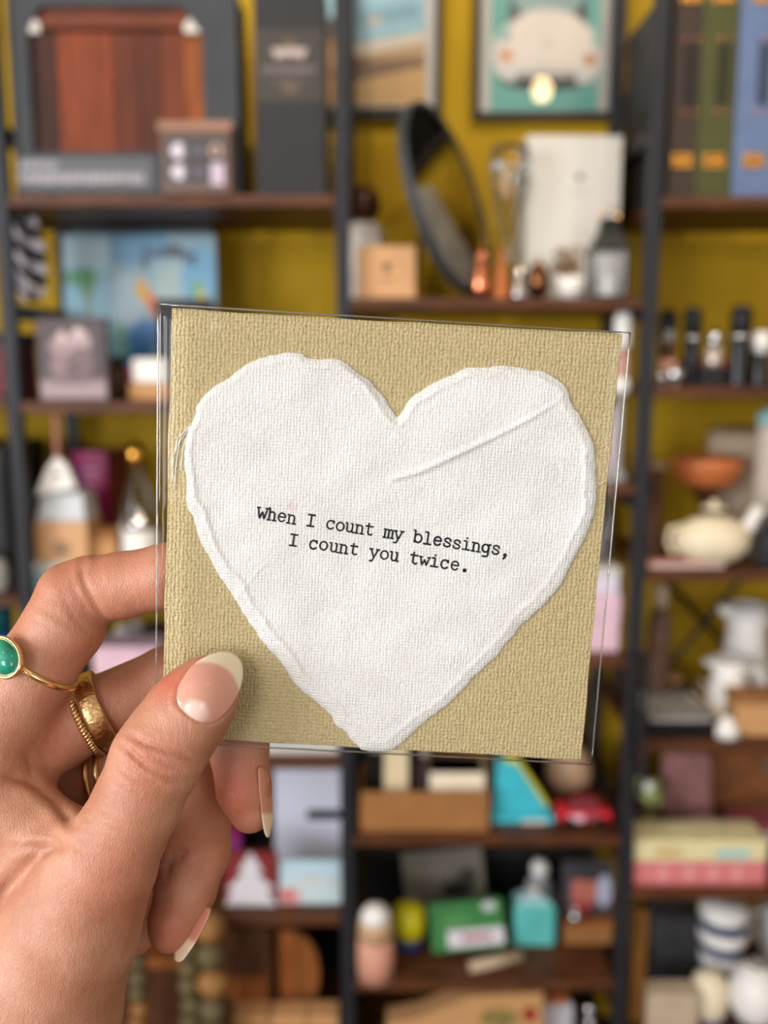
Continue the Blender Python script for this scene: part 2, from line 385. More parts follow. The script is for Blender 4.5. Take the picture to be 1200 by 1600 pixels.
# envelope / backing with a faintly uneven cut edge, folded sheet behind
def backing(off, t, seed, shrink=0.0):
    e = CS/2-shrink; n = 40; P = []
    for (ax, az), (bx, bz) in (((-e, -e), (e, -e)), ((e, -e), (e, e)), ((e, e), (-e, e)), ((-e, e), (-e, -e))):
        for i in range(n): k = i/n; P.append((ax+(bx-ax)*k, az+(bz-az)*k))
    j = sm_noise(len(P), 40, .00012, seed); P = [(x*(1+q/e), z*(1+q/e)) for (x, z), q in zip(P, j)]
    return MB().prism(P, off, off+t)
backing(0, .0006, 1).build('envelope_front', m_tan, card, bevel=.0002)
backing(.0007, .0005, 2, .0003).build('envelope_back', m_tan, card)

HP = [(620,655),(600,622),(574,593),(552,577),(532,564),(516,561),(500,564),(480,561),(470,553),(454,550),(431,554),(405,561),(383,572),(360,590),(337,603),(318,619),(308,635),(303,658),(295,674),(290,700),(289,726),(293,749),(293,778),(297,795),(304,806),(310,827),(318,849),(331,871),(344,897),(357,914),(366,933),(383,958),(399,982),(410,1001),(425,1016),(438,1031),(451,1053),(470,1076),(496,1096),(519,1118),(524,1134),(537,1141),(548,1157),(565,1171),(587,1175),(603,1176),(613,1172),(633,1158),(650,1142),(673,1123),(700,1103),(727,1077),(740,1060),(767,1037),(780,1025),(787,1012),(803,997),(813,980),(833,962),(853,943),(867,927),(883,902),(888,888),(900,863),(915,838),(924,815),(930,790),(933,763),(930,727),(927,697),(917,667),(903,643),(893,631),(891,615),(883,603),(867,590),(847,580),(833,579),(807,573),(780,570),(757,572),(730,575),(707,585),(687,593),(670,600),(661,608),(647,617),(635,633),(627,648)]
def resample(P, n):
    P = np.array(P+[P[0]], float); L = np.concatenate([[0], np.cumsum(np.hypot(*np.diff(P, axis=0).T))]); t = np.linspace(0, L[-1], n, endpoint=False)
    return np.stack([np.interp(t, L, P[:, 0]), np.interp(t, L, P[:, 1])], -1)
def heart():
    n, m = 1100, 90
    O = resample(HP, n); k = np.ones(7)/7
    Os = np.stack([np.convolve(np.concatenate([O[-3:, i], O[:, i], O[:3, i]]), k, 'valid') for i in range(2)], -1)
    tg = np.roll(Os, -1, 0)-np.roll(Os, 1, 0); nr = np.stack([tg[:, 1], -tg[:, 0]], -1); nr /= np.linalg.norm(nr, axis=1)[:, None]
    Os = Os+nr*(sm_noise(n, 160, 1.1, 5)+sm_noise(n, 500, .65, 6))[:, None]
    C = np.array([611., 850.]); ts = 1-(1-np.linspace(0, 1, m))**2.0; ts = np.linspace(0, 1, m)*.35+ts*.65
    P = C+(Os-C)[None]*ts[:, None, None]                      # (m, n, 2)
    ridge = 15+sm_noise(n, 60, 4.5, 8); ramp = np.clip(.4+.5*sm_noise(n, 30, 1, 9), 0, 1.25); step = 7+sm_noise(n, 90, 3, 12)
    # distance to the outline (true, not along the ray)
    e = np.empty((m, n)); ni = np.empty((m, n), int)
    for i in range(m):
        D = ((P[i][:, None, :]-Os[None, ::2])**2).sum(-1); ni[i] = D.argmin(1)*2; e[i] = np.sqrt(D.min(1))
    return P, e, ni, ridge, ramp, step
hP, hE, hI, hR, hA, hS = heart()
LF = [(np.random.default_rng(20).normal(size=2)*k, ph) for k, ph in ((.03, 0),)]
_r = np.random.default_rng(21); LOW = [(_r.normal(size=2)*s, _r.uniform(0, 6.3), a) for s, a in ((.008, .10), (.012, .10), (.018, .07), (.025, .06), (.035, .05), (.05, .035), (.07, .03), (.09, .025))]
def seg_dist(p, a, b):
    a, b = np.array(a, float), np.array(b, float); t = np.clip(((p-a)@(b-a))/((b-a)@(b-a)), 0, 1); d = p-(a+t[..., None]*(b-a))
    cr = (b-a)[0]*(p-a)[..., 1]-(b-a)[1]*(p-a)[..., 0]
    return np.hypot(d[..., 0], d[..., 1]), t, np.sign(cr)
def heart_h(p, e, ri=15.0, ra=.7, stp=7.0):      # relief in mm
    ra = ra*np.exp(-e/25.0)+.7*(1-np.exp(-e/25.0))
    h = .75*(1-np.exp(-e/4.0))+.5*ra*np.exp(-((e-ri)/4.5)**2)+.34*ra/(1+np.exp(-(e-stp)/1.1))
    for k, ph, a in LOW: h = h+a*np.sin(p@k+ph)*np.clip(e/40, 0, 1)
    pts = [(612, 748), (655, 736), (720, 706), (775, 680), (830, 652), (872, 626)]; best = np.full(e.shape, 1e9); tt = np.zeros(e.shape); sd = np.zeros(e.shape)
    for i in range(len(pts)-1):
        d, t, s = seg_dist(p, pts[i], pts[i+1]); u = d < best; best = np.where(u, d, best); tt = np.where(u, (i+t)/(len(pts)-1), tt); sd = np.where(u, s, sd)
    amp = np.interp(tt, [0, .15, .5, .8, 1], [.5, .9, .8, .45, .15])
    h = h+amp*np.exp(-(best/4.0)**2)+.16*(sd < 0)*np.exp(-(best/45.0))*np.interp(tt, [0, .1, .9, 1], [0, 1, 1, 0])*(1-np.exp(-best/4))
    d, t, s = seg_dist(p, (622, 658), (596, 700)); h = h-.18*np.exp(-(d/3.0)**2)*(1-t)
    d, t, s = seg_dist(p, (372, 930), (415, 878)); h = h+.15*np.exp(-(d/3.0)**2)
    return h
def build_heart():
    m, n = hE.shape; h = heart_h(hP, hE, hR[hI], hA[hI], hS[hI]); Q = px2card(hP)
    V = np.stack([Q[..., 0], -.0002-h*1e-3, Q[..., 1]], -1).reshape(-1, 3); fs = []
    idx = np.arange(m*n).reshape(m, n)
    a, b = idx[1:-1], idx[2:]; fs = np.stack([a, np.roll(a, -1, 1), np.roll(b, -1, 1), b], -1).reshape(-1, 4).tolist()
    fs += [(0, int(idx[1, (i+1) % n]), int(idx[1, i])) for i in range(n)]
    # skirt down to the card
    base = len(V); o = Q[-1]; V = np.concatenate([V, np.stack([o[:, 0], np.full(n, .0001), o[:, 1]], -1)])
    fs += [(int(idx[-1, i]), int(idx[-1, (i+1) % n]), base+(i+1) % n, base+i) for i in range(n)]
    me = bpy.data.meshes.new('paper_heart'); me.from_pydata(V.tolist(), [], fs); me.materials.append(m_heart)
    bm = bmesh.new(); bm.from_mesh(me); bmesh.ops.recalc_face_normals(bm, faces=bm.faces); bm.to_mesh(me); bm.free()
    for p in me.polygons: p.use_smooth = True
    st = np.zeros(len(V)); pp = hP.reshape(-1, 2)
    st[:len(pp)] = .75*np.clip(1.4-np.hypot((pp[:, 0]-457)/8, (pp[:, 1]-790)/8), 0, 1)
    a = me.attributes.new('stain', 'FLOAT', 'POINT'); a.data.foreach_set('value', st.astype(np.float32))
    o = bpy.data.objects.new('paper_heart', me); COL.objects.link(o); o.parent = card; o['label'] = 'white deckle-edged handmade paper heart with a typed message'
    return o
heart_o = build_heart()

# ---- typewriter lettering: slab strokes on a monospaced cell
def arc(cx, cy, rx, ry, a0, a1, n=12): return [(cx+rx*math.cos(math.radians(a0+(a1-a0)*i/n)), cy+ry*math.sin(math.radians(a0+(a1-a0)*i/n))) for i in range(n+1)]
XH = .86
GL = {
 'W': [[(.02,1.1),(.27,0),(.5,.72),(.73,0),(.98,1.1)], [(-.06,1.1),(.2,1.1)], [(.8,1.1),(1.06,1.1)]],
 'h': [[(.08,1.2),(.22,1.2),(.22,0)], [(.22,.6)]+arc(.49,.58,.27,.27,160,0)+[(.76,0)], [(.06,0),(.38,0)], [(.6,0),(.94,0)]],
 'e': [[(.15,.46),(.85,.46)]+arc(.5,.43,.36,.43,4,325,26)],
 'n': [[(.06,XH),(.22,XH),(.22,0)], [(.22,.58)]+arc(.49,.58,.27,.27,160,0)+[(.76,0)], [(.06,0),(.38,0)], [(.6,0),(.94,0)]],
 'I': [[(.5,0),(.5,1.14)], [(.16,1.14),(.84,1.14)], [(.16,0),(.84,0)]],
 'c': [[(.83,.86),(.83,.62)], arc(.52,.43,.37,.43,38,322,22)],
 'o': [arc(.5,.43,.37,.42,0,360,28)],
 'u': [[(.06,XH),(.22,XH),(.22,.27)]+arc(.47,.27,.25,.27,180,330,10), [(.6,XH),(.76,XH),(.76,0),(.94,0)]],
 't': [[(.38,1.14),(.38,.24)]+arc(.62,.24,.24,.24,180,320,10), [(.1,XH),(.82,XH)]],
 'm': [[(-.02,XH),(.12,XH),(.12,0)], [(.12,.66)]+arc(.31,.66,.19,.19,160,0,8)+[(.5,0)], [(.5,.66)]+arc(.69,.66,.19,.19,160,0,8)+[(.88,0)], [(-.02,0),(.24,0)], [(.4,0),(.6,0)], [(.78,0),(1.02,0)]],
 'y': [[(.14,XH),(.5,.02)], [(.86,XH),(.36,-.36),(.12,-.36)], [(.0,XH),(.3,XH)], [(.7,XH),(1.0,XH)]],
 'b': [[(.03,1.2),(.18,1.2),(.18,0)], arc(.52,.43,.35,.42,0,360,26)],
 'l': [[(.2,1.2),(.5,1.2),(.5,0)], [(.14,0),(.86,0)]],
 's': [[(.8,.62),(.78,.76),(.64,.85),(.48,.87),(.29,.82),(.21,.68),(.28,.54),(.48,.46),(.7,.38),(.82,.24),(.74,.08),(.54,0),(.34,.02),(.2,.1),(.17,.26)]],
 'i': [[(.22,XH),(.5,XH),(.5,0)], [(.14,0),(.86,0)], ['dot',(.48,1.16),.11]],
 'g': [arc(.44,.47,.32,.39,0,360,26), [(.94,XH),(.76,XH),(.76,-.12)]+arc(.52,-.12,.24,.24,0,-90,8)+[(.22,-.36)]],
 'w': [[(.04,XH),(.28,0),(.5,.6),(.72,0),(.96,XH)], [(-.06,XH),(.2,XH)], [(.8,XH),(1.06,XH)]],
 ',': [['dot',(.48,.1),.19], [(.56,.08),(.54,-.06),(.47,-.18),(.36,-.30)], [(.52,.06),(.49,-.06),(.44,-.16)]],
 '.': [['dot',(.5,.13),.21]],
}
def lettering():
    mb = MB(); r = random.Random(3)
    def to3(pl, lift):     # pixel points on the paper -> local
        p = np.array(pl, float); q = px2card(p); hh = heart_h(p, np.full(len(p), 100.0)); return [(a, -.0002-h*1e-3-lift, b) for (a, b), h in zip(q, hh)]
    for text, (u0, v0), cell, sl in (('When I count my blessings,', (410, 809), 15.12, .153), ('I count you twice.', (458, 851), 15.7, .150)):
        L = math.hypot(1, sl); ex = (1/L, sl/L); ey = (sl/L, -1/L)
        for i, ch in enumerate(text):
            if ch == ' ': continue
            cu, cv = u0+i*cell+r.uniform(-.4, .4), v0+i*cell*sl+r.uniform(-.5, .5)
            S = 15.2; W = .090*S*r.uniform(.9, 1.1)
            def P(x, y): return (cu+((x-.5)*ex[0]+y*ey[0])*S, cv+((x-.5)*ex[1]+y*ey[1])*S)
            for k, st in enumerate(GL[ch]):
                lift = .00008+.000004*k
                if st[0] == 'dot':
                    c = P(*st[1]); pts = [(c[0]+st[2]*S*math.cos(a)*r.uniform(.92, 1.05), c[1]+st[2]*S*math.sin(a)*r.uniform(.92, 1.05)) for a in np.linspace(0, 2*math.pi, 16, endpoint=False)]
                    mb.add(to3(pts, lift), [tuple(range(16))]); continue
                pts = [P(*q) for q in st]; fine = []
                for a, b in zip(pts[:-1], pts[1:]):
                    nn = max(1, int(math.dist(a, b)/1.5)); fine += [(a[0]+(b[0]-a[0])*j/nn, a[1]+(b[1]-a[1])*j/nn) for j in range(nn)]
                fine.append(pts[-1]); Lp, Rp = [], []; n = len(fine)
                for j, (x, y) in enumerate(fine):
                    a, b = fine[max(j-1, 0)], fine[min(j+1, n-1)]; dx, dy = b[0]-a[0], b[1]-a[1]; q = math.hypot(dx, dy) or 1; wd = W*r.uniform(.9, 1.12)
                    if j == 0: x -= dx/q*W*.7; y -= dy/q*W*.7
                    if j == n-1: x += dx/q*W*.7; y += dy/q*W*.7
                    Lp.append((x-dy/q*wd, y+dx/q*wd)); Rp.append((x+dy/q*wd, y-dx/q*wd))
                mb.add(to3(Lp, lift)+to3(Rp, lift), [(j, j+1, n+j+1, n+j) for j in range(n-1)])
    o = mb.build('lettering', M('black_typewriter_ink', (24, 24, 30), .7, var=.25, scale=900), heart_o); o['label'] = 'black typewritten words "When I count my blessings, I count you twice."'
lettering()
# stray cotton fibres at the left lobe and right edge
fb = MB()
for pts in ([(300, 660), (284, 680), (272, 710), (270, 745)], [(297, 668), (281, 690), (276, 720), (272, 765)], [(296, 672), (286, 700), (283, 735)], [(352, 588), (348, 584), (345, 589)], [(929, 752), (938, 756), (946, 750)], [(728, 576), (725, 570), (722, 573)], [(300, 664), (278, 684), (268, 730)]):
    q = px2card(np.array(pts, float)); fb.tube([(a, -.0003, b) for a, b in q], .00012, 5)
fb.build('loose_fibre', m_heart, heart_o)['kind'] = 'stuff'

# ------------------------------------------------------------------ clear sleeve around the card
SLV = [(247, 475), (985, 520), (924, 1195), (243, 1159)]
sleeve = thing('clear_sleeve', 'glossy clear cellophane sleeve wrapped around the tan heart card', 'sleeve', camvec(cC)); sleeve.rotation_euler = CARDM.to_euler()
m_film = Mfilm('cellophane', (.985, .985, .985), .06, 1.42, .45, bump=.35, bscale=38); m_edge = Mfilm('cellophane_fold', (.93, .93, .93), .25, 1.6, 5.0)
sq = px2card(np.array(SLV, float))
def film(name, fn, n=70):
    s, t = np.meshgrid(np.linspace(0, 1, n), np.linspace(0, 1, n)); s = s[..., None]; t = t[..., None]
    P = sq[0]*(1-s)*(1-t)+sq[1]*s*(1-t)+sq[2]*s*t+sq[3]*(1-s)*t; y = fn(s[..., 0], t[..., 0])
    V = np.stack([P[..., 0], y, P[..., 1]], -1).reshape(-1, 3); mb = MB()
    mb.add(V.tolist(), [(j*n+i, j*n+i+1, (j+1)*n+i+1, (j+1)*n+i) for j in range(n-1) for i in range(n-1)])
    return mb.build(name, m_film, sleeve, smooth=True)
def bulge(s, t):
    e = np.minimum.reduce([s, 1-s, t, 1-t]); k = np.clip(e/.020, 0, 1); k = k*k*(3-2*k)
    return k
film('front_film', lambda s, t: -.0001-.0024*bulge(s, t)-.0002*np.sin(9*s+4*t)*bulge(s, t))
film('back_film', lambda s, t: .0004+.0013*bulge(s, t), 30)
def edge(a, b, r, name='folded_edge', y=.0001):
    p = px2card(np.array([a, b], float)); n = 24
    pts = [(p[0, 0]+(p[1, 0]-p[0, 0])*i/n, y+.0001*math.sin(i*2.1), p[0, 1]+(p[1, 1]-p[0, 1])*i/n) for i in range(n+1)]
    MB().tube(pts, r, 6).build(name, m_edge, sleeve, smooth=True)
for i in range(4): edge(SLV[i], SLV[(i+1) % 4], .00022)
edge((251, 480), (250, 790), .00012, 'seam', -.0004); edge((247, 795), (245, 1040), .00012, 'seam', -.0004)
edge((262, 477), (970, 519), .00014, 'seam', -.0003); edge((300, 1160), (915, 1192), .0001, 'seam', -.0004)
# ------------------------------------------------------------------ the hand: one surface drawn from a smooth distance field (camera frame, mm)
def P3(u, v, d): return np.array([(u-600)/F*d, (v-800)/F*d, d])
def chain(pts, flat=1.0):      # (u, v, depth mm, radius px)
    return [(P3(u, v, d), r*d/F) for u, v, d, r in pts], flat
THUMB = chain([(324,1074,231.5,50), (309,1095,231,61), (288,1122,230.5,66), (262,1158,230,68), (243,1188,229.5,70), (214,1255,230,68), (188,1305,231,70), (163,1352,232.5,78), (116,1450,237,101)], 1.12)
THENAR = chain([(163,1352,232.5,74), (112,1450,238,102), (48,1585,243,140), (-10,1760,238,150), (-60,1980,228,170), (-110,2180,216,195)])
INDEX = chain([(-48,1195,247,88), (10,1115,247,70), (52,1048,247,63), (100,978,247.5,62), (115,935,248,57), (140,922,248,52), (190,915,247.5,51), (262,899,246,49.5), (340,890,245.5,46), (410,884,245,38)])
MIDDLE = chain([(0,1205,255,70), (80,1150,257,60), (150,1112,260,54), (262,1064,264,53), (335,1050,264,51), (363,1090,260,49), (372,1160,254,47), (382,1235,252,42), (391,1268,251,33)])
RINGF = chain([(0,1270,272,75), (110,1215,272,58), (200,1200,271,56), (290,1235,267,57), (302,1280,264,57), (304,1328,261,55), (290,1390,258,47), (270,1440,256,38), (264,1458,255.5,30)])
PINKY = chain([(20,1340,280,60), (120,1330,279,48), (180,1370,275,46), (200,1420,271,40), (210,1462,268,31)])
PALM = [chain([(-60,1200,250,92), (-40,1350,253,100), (-10,1560,250,130)]), chain([(-40,1230,264,85), (-20,1560,258,120)]), chain([(0,1300,276,80), (-10,1560,265,110)]), chain([(20,1360,283,62), (0,1580,268,100)])]
FILL = chain([(80,1330,246,60), (-50,1335,250,80)])
WEB = chain([(165,1345,236,60), (70,1300,243,56), (-30,1225,247,80)])
HV = 0.62
LO = np.array([-128., 0., 190.]); HI = np.array([-22., 214., 300.])
SHP = np.ceil((HI-LO)/HV).astype(int); DF = np.full(SHP, 25.0, np.float32)
GX = (LO[0]+HV*np.arange(SHP[0])).astype(np.float32); GY = (LO[1]+HV*np.arange(SHP[1])).astype(np.float32); GZ = (LO[2]+HV*np.arange(SHP[2])).astype(np.float32)
def smin(a, b, k):
    h = np.clip(.5+.5*(b-a)/k, 0, 1); return b+(a-b)*h-k*h*(1-h)
def cone(X, Y, Z, a, ra, b, rb, flat):
    ba = b-a; t = np.clip(((X-a[0])*ba[0]+(Y-a[1])*ba[1]+(Z-a[2])*ba[2])/(ba@ba), 0, 1)
    return np.sqrt((X-a[0]-t*ba[0])**2+(Y-a[1]-t*ba[1])**2+((Z-a[2]-t*ba[2])*flat)**2)-(ra+(rb-ra)*t)
def add_group(ch, k, kin=1.6):
    pts, flat = ch; A = np.array([p for p, r in pts]); R = np.array([r for p, r in pts])[:, None]
    lo = np.maximum(((np.min(A-R, 0)-10-LO)/HV).astype(int), 0); hi = np.minimum(((np.max(A+R, 0)+10-LO)/HV).astype(int), SHP)
    if (hi <= lo).any(): return
    sl = tuple(slice(a, b) for a, b in zip(lo, hi))
    X, Y, Z = np.meshgrid(GX[sl[0]], GY[sl[1]], GZ[sl[2]], indexing='ij', sparse=True); d = None
    for (a, ra), (b, rb) in zip(pts[:-1], pts[1:]):
        a, b = a.astype(np.float32), b.astype(np.float32); c = cone(X, Y, Z, a, np.float32(ra), b, np.float32(rb), flat); d = c if d is None else smin(d, c, kin)
    DF[sl] = smin(DF[sl], d, k)
for c in PALM: add_group(c, 9.0)
add_group(PINKY, 2.0); add_group(RINGF, 2.0); add_group(MIDDLE, 2.2); add_group(INDEX, 5.0); add_group(WEB, 5.0); add_group(FILL, 4.0); add_group(THENAR, 5.0); add_group(THUMB, 3.0)
def surface_nets(D):
    I = D < 0; c = np.zeros(np.array(D.shape)-1, np.int8)
    offs = [(i, j, k) for i in (0, 1) for j in (0, 1) for k in (0, 1)]
    for i, j, k in offs: c += I[i:I.shape[0]-1+i, j:I.shape[1]-1+j, k:I.shape[2]-1+k]
    idx = np.argwhere((c > 0) & (c < 8)); num = np.full(c.shape, -1, np.int64); num[tuple(idx.T)] = np.arange(len(idx))
    acc = np.zeros((len(idx), 3)); cnt = np.zeros(len(idx))
    for a in offs:
        for ax in range(3):
            if a[ax]: continue
            b = list(a); b[ax] = 1; d0 = D[tuple((idx+a).T)]; d1 = D[tuple((idx+b).T)]; x = (d0 < 0) != (d1 < 0)
            t = np.where(x, d0/np.where(x, d0-d1, 1), 0); p = np.array(a, float)+t[:, None]*np.eye(3)[ax]; acc += p*x[:, None]; cnt += x
    V = idx+acc/cnt[:, None]; Q = []
    for ax in range(3):
        u, w_ = [(1, 2), (2, 0), (0, 1)][ax]; s0 = [slice(None)]*3; s1 = [slice(None)]*3; s0[ax] = slice(0, -1); s1[ax] = slice(1, None)
        a, b = I[tuple(s0)], I[tuple(s1)]; e = np.argwhere(a != b); ok = (e[:, u] > 0) & (e[:, w_] > 0) & (e[:, u] < c.shape[u]) & (e[:, w_] < c.shape[w_]); e = e[ok]
        fl = a[tuple(e.T)]; q = []
        for du, dw in ((-1, -1), (0, -1), (0, 0), (-1, 0)):
            k = e.copy(); k[:, u] += du; k[:, w_] += dw; q.append(num[tuple(k.T)])
        q = np.stack(q, -1); q[~fl] = q[~fl][:, ::-1]; Q.append(q)
    return V, np.concatenate(Q)
hv, hq = surface_nets(DF); hv = LO+hv*HV
def smooth(V, Q, it, lam=.5):
    E = np.concatenate([Q[:, [0, 1]], Q[:, [1, 2]], Q[:, [2, 3]], Q[:, [3, 0]]]); n = len(V)
    deg = np.bincount(E[:, 0], minlength=n)+np.bincount(E[:, 1], minlength=n)
    for k in range(it):
        S = np.stack([np.bincount(E[:, 0], V[E[:, 1], i], n)+np.bincount(E[:, 1], V[E[:, 0], i], n) for i in range(3)], -1)/deg[:, None]
        V = V+(lam if k % 2 == 0 else -lam*1.03)*(S-V)
    return V
hv = smooth(hv, hq, 10)
def vnormals(V, Q):
    a = np.cross(V[Q[:, 2]]-V[Q[:, 0]], V[Q[:, 3]]-V[Q[:, 1]]); N = np.stack([sum(np.bincount(Q[:, k], a[:, i], len(V)) for k in range(4)) for i in range(3)], -1)
    return N/np.linalg.norm(N, axis=1)[:, None]
hn = vnormals(hv, hq)
if (hn[:, 2]*(hv[:, 2]-hv[:, 2].mean())).mean() < 0: hn = -hn
def proj(V): return np.stack([600+F*V[:, 0]/V[:, 2], 800+F*V[:, 1]/V[:, 2]], -1)
UV = proj(hv); facing = np.clip(-(hn*hv).sum(1)/np.linalg.norm(hv, axis=1)*3, 0, 1)
def poly_dist(p, pts):
    best = np.full(len(p), 1e9)
    for a, b in zip(pts[:-1], pts[1:]): best = np.minimum(best, seg_dist(p, a, b)[0])
    return best
def inside(p, pts):
    ins = np.zeros(len(p), bool); n = len(pts)
    for i in range(n):
        (xa, ya), (xb, yb) = pts[i], pts[(i+1) % n]
        if ya == yb: continue
        ins ^= ((ya > p[:, 1]) != (yb > p[:, 1])) & (p[:, 0] < (xb-xa)*(p[:, 1]-ya)/(yb-ya)+xa)
    return ins
disp = np.zeros(len(hv))
def crease(pts, dep_, sg, d0, d1):
    global disp
    k = facing*((hv[:, 2] > d0) & (hv[:, 2] < d1)); d = poly_dist(UV, pts)
    ends = np.clip(np.minimum(np.hypot(*(UV-np.array(pts[0])).T), np.hypot(*(UV-np.array(pts[-1])).T))/18+.15, 0, 1)
    disp += k*ends*dep_*(-np.exp(-(d/sg)**2)+.35*np.exp(-((d-2.6*sg)/(1.4*sg))**2))
TH = (205, 236)
crease([(206,1151), (226,1160), (250,1169), (282,1179), (309,1194)], .55, 4.2, *TH)
crease([(194,1166), (212,1184), (236,1204), (264,1217), (292,1224)], .65, 4.6, *TH)
crease([(188,1180), (203,1196), (230,1217), (258,1231)], .36, 3.6, *TH)
crease([(226,1146), (252,1156), (284,1164)], .18, 3.2, *TH); crease([(176,1200), (194,1218), (220,1236)], .16, 3.5, *TH)
crease([(238,1183), (262,1196), (284,1203)], .22, 3.4, *TH)
for k in range(7): crease([(150-6*k, 1232+15*k), (176-5*k, 1247+15*k), (205-4*k, 1258+15*k)], .07, 3.0, *TH)
IX = (225, 262)
crease([(164,970), (150,948), (139,926), (129,902), (128,880)], .40, 4.5, *IX); crease([(160,982), (140,958), (122,930), (112,905)], .16, 3.5, *IX)
crease([(150,1000), (118,968), (96,930)], .12, 3.5, *IX); crease([(60,948), (85,960), (110,978)], .10, 3.5, *IX); crease([(48,965), (75,978), (100,995)], .08, 3.5, *IX)
crease([(0,1212), (26,1214), (50,1222), (84,1249), (112,1288)], .75, 7, 220, 262); crease([(50,1222), (48,1200), (40,1175)], .3, 6, 225, 262)
crease([(92,1316), (66,1330), (44,1352), (20,1380), (-10,1408)], 1.3, 9, 215, 262); crease([(70,1328), (48,1322), (30,1326)], .6, 6, 215, 262)
crease([(277,1336), (262,1352), (254,1372)], .9, 8, 240, 275); crease([(300,1326), (277,1336)], .5, 6, 240, 275)
NAIL = [(277,1103), (274,1090), (279,1072), (296,1045), (310,1033), (326,1024), (349,1017), (366,1021), (377,1033), (380,1052), (377,1070), (369,1090), (356,1110), (340,1126), (328,1131), (310,1128), (292,1117)]
nd = poly_dist(UV, NAIL+NAIL[:1]); ni_ = inside(UV, NAIL); thm = (hv[:, 2] < 236)*facing
disp += thm*np.where(ni_, -.40*np.clip(nd/5+.3, 0, 1), .22*np.exp(-((nd-5)/5.0)**2)*np.interp(UV[:, 1], [1040, 1070], [0, 1])-.25*np.exp(-(nd/2.5)**2))
# broad forms: tendon hollow and thenar muscle
disp += (hv[:, 2] < 245)*facing*(-.9*np.exp(-((UV[:, 0]-170)**2/50**2+(UV[:, 1]-1480)**2/60**2))+.5*np.exp(-((UV[:, 0]-95)**2/60**2+(UV[:, 1]-1400)**2/70**2)))
hv2 = hv+hn*disp[:, None]
# skin tone: redder at tips, knuckle and nail folds, paler along the thenar
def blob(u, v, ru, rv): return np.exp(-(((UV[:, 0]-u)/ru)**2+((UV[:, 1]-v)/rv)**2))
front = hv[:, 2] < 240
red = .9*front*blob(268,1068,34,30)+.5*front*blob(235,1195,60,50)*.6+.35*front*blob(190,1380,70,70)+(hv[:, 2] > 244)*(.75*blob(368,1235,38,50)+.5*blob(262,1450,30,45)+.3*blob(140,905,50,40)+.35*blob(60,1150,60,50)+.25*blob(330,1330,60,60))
red = np.clip(red+.2*(hv[:, 2] > 238)*np.interp(UV[:, 1], [1060, 1160], [1, .35]), 0, 1)  # rear fingers redder, with their shade also put into the skin tone
def skin_mat():
    m = bpy.data.materials.new('skin'); m.use_nodes = True; nt = m.node_tree; b = nt.nodes['Principled BSDF']; L = nt.links.new
    tc = nt.nodes.new('ShaderNodeTexCoord'); nz = nt.nodes.new('ShaderNodeTexNoise'); nz.inputs['Scale'].default_value = 90; nz.inputs['Detail'].default_value = 6
    L(tc.outputs['Object'], nz.inputs['Vector']); r = nt.nodes.new('ShaderNodeValToRGB'); r.color_ramp.elements[0].position = .3; r.color_ramp.elements[1].position = .72
    r.color_ramp.elements[0].color = (*lin((170, 115, 89)), 1); r.color_ramp.elements[1].color = (*lin((192, 140, 115)), 1); L(nz.outputs['Fac'], r.inputs[0])
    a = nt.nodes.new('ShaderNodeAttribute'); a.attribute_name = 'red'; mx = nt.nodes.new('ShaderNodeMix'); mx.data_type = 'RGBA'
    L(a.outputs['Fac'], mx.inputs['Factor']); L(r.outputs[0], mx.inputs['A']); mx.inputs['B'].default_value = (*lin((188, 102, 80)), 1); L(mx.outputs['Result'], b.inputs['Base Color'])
    b.inputs['Subsurface Weight'].default_value = .28; b.inputs['Subsurface Radius'].default_value = (1, .38, .2); b.inputs['Subsurface Scale'].default_value = .0035
    b.inputs['Roughness'].default_value = .46; b.inputs['Specular IOR Level'].default_value = .4
    vo = nt.nodes.new('ShaderNodeTexVoronoi'); vo.feature = 'DISTANCE_TO_EDGE'; vo.inputs['Scale'].default_value = 1050
    mp = nt.nodes.new('ShaderNodeMapping'); mp.inputs['Rotation'].default_value = (0, .7, 0); mp.inputs['Scale'].default_value = (1.6, 1, .75); L(tc.outputs['Object'], mp.inputs['Vector']); L(mp.outputs[0], vo.inputs['Vector'])
    n3 = nt.nodes.new('ShaderNodeTexNoise'); n3.inputs['Scale'].default_value = 420; n3.inputs['Detail'].default_value = 5; L(mp.outputs[0], n3.inputs['Vector'])
    mi = nt.nodes.new('ShaderNodeMath'); mi.operation = 'MINIMUM'; mi.inputs[1].default_value = .25; L(vo.outputs['Distance'], mi.inputs[0])
    ad = nt.nodes.new('ShaderNodeMath'); ad.operation = 'ADD'; L(mi.outputs[0], ad.inputs[0]); L(n3.outputs['Fac'], ad.inputs[1])
    bp = nt.nodes.new('ShaderNodeBump'); bp.inputs['Strength'].default_value = .5; bp.inputs['Distance'].default_value = .0004; L(ad.outputs[0], bp.inputs['Height']); L(bp.outputs[0], b.inputs['Normal'])
    return m
def c2w_arr(V):
    V = V*1e-3; return np.stack([V[:, 0], V[:, 2]*CP-V[:, 1]*SP, CAMZ-V[:, 2]*SP-V[:, 1]*CP], -1)
HB = cam2w(-60, 2100, .225)
hand = thing('person_hand', 'left hand with long almond nails gripping the tan heart card from below', 'hand', HB)
me = bpy.data.meshes.new('skin'); W3 = c2w_arr(hv2)-np.array(HB); me.from_pydata(W3.tolist(), [], hq.tolist()); me.materials.append(skin_mat())
bm = bmesh.new(); bm.from_mesh(me); bmesh.ops.recalc_face_normals(bm, faces=bm.faces); bm.to_mesh(me); bm.free()
for p in me.polygons: p.use_smooth = True
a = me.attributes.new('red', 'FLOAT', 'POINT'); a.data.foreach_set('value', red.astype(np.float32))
so = bpy.data.objects.new('hand_body', me); COL.objects.link(so); so.parent = hand

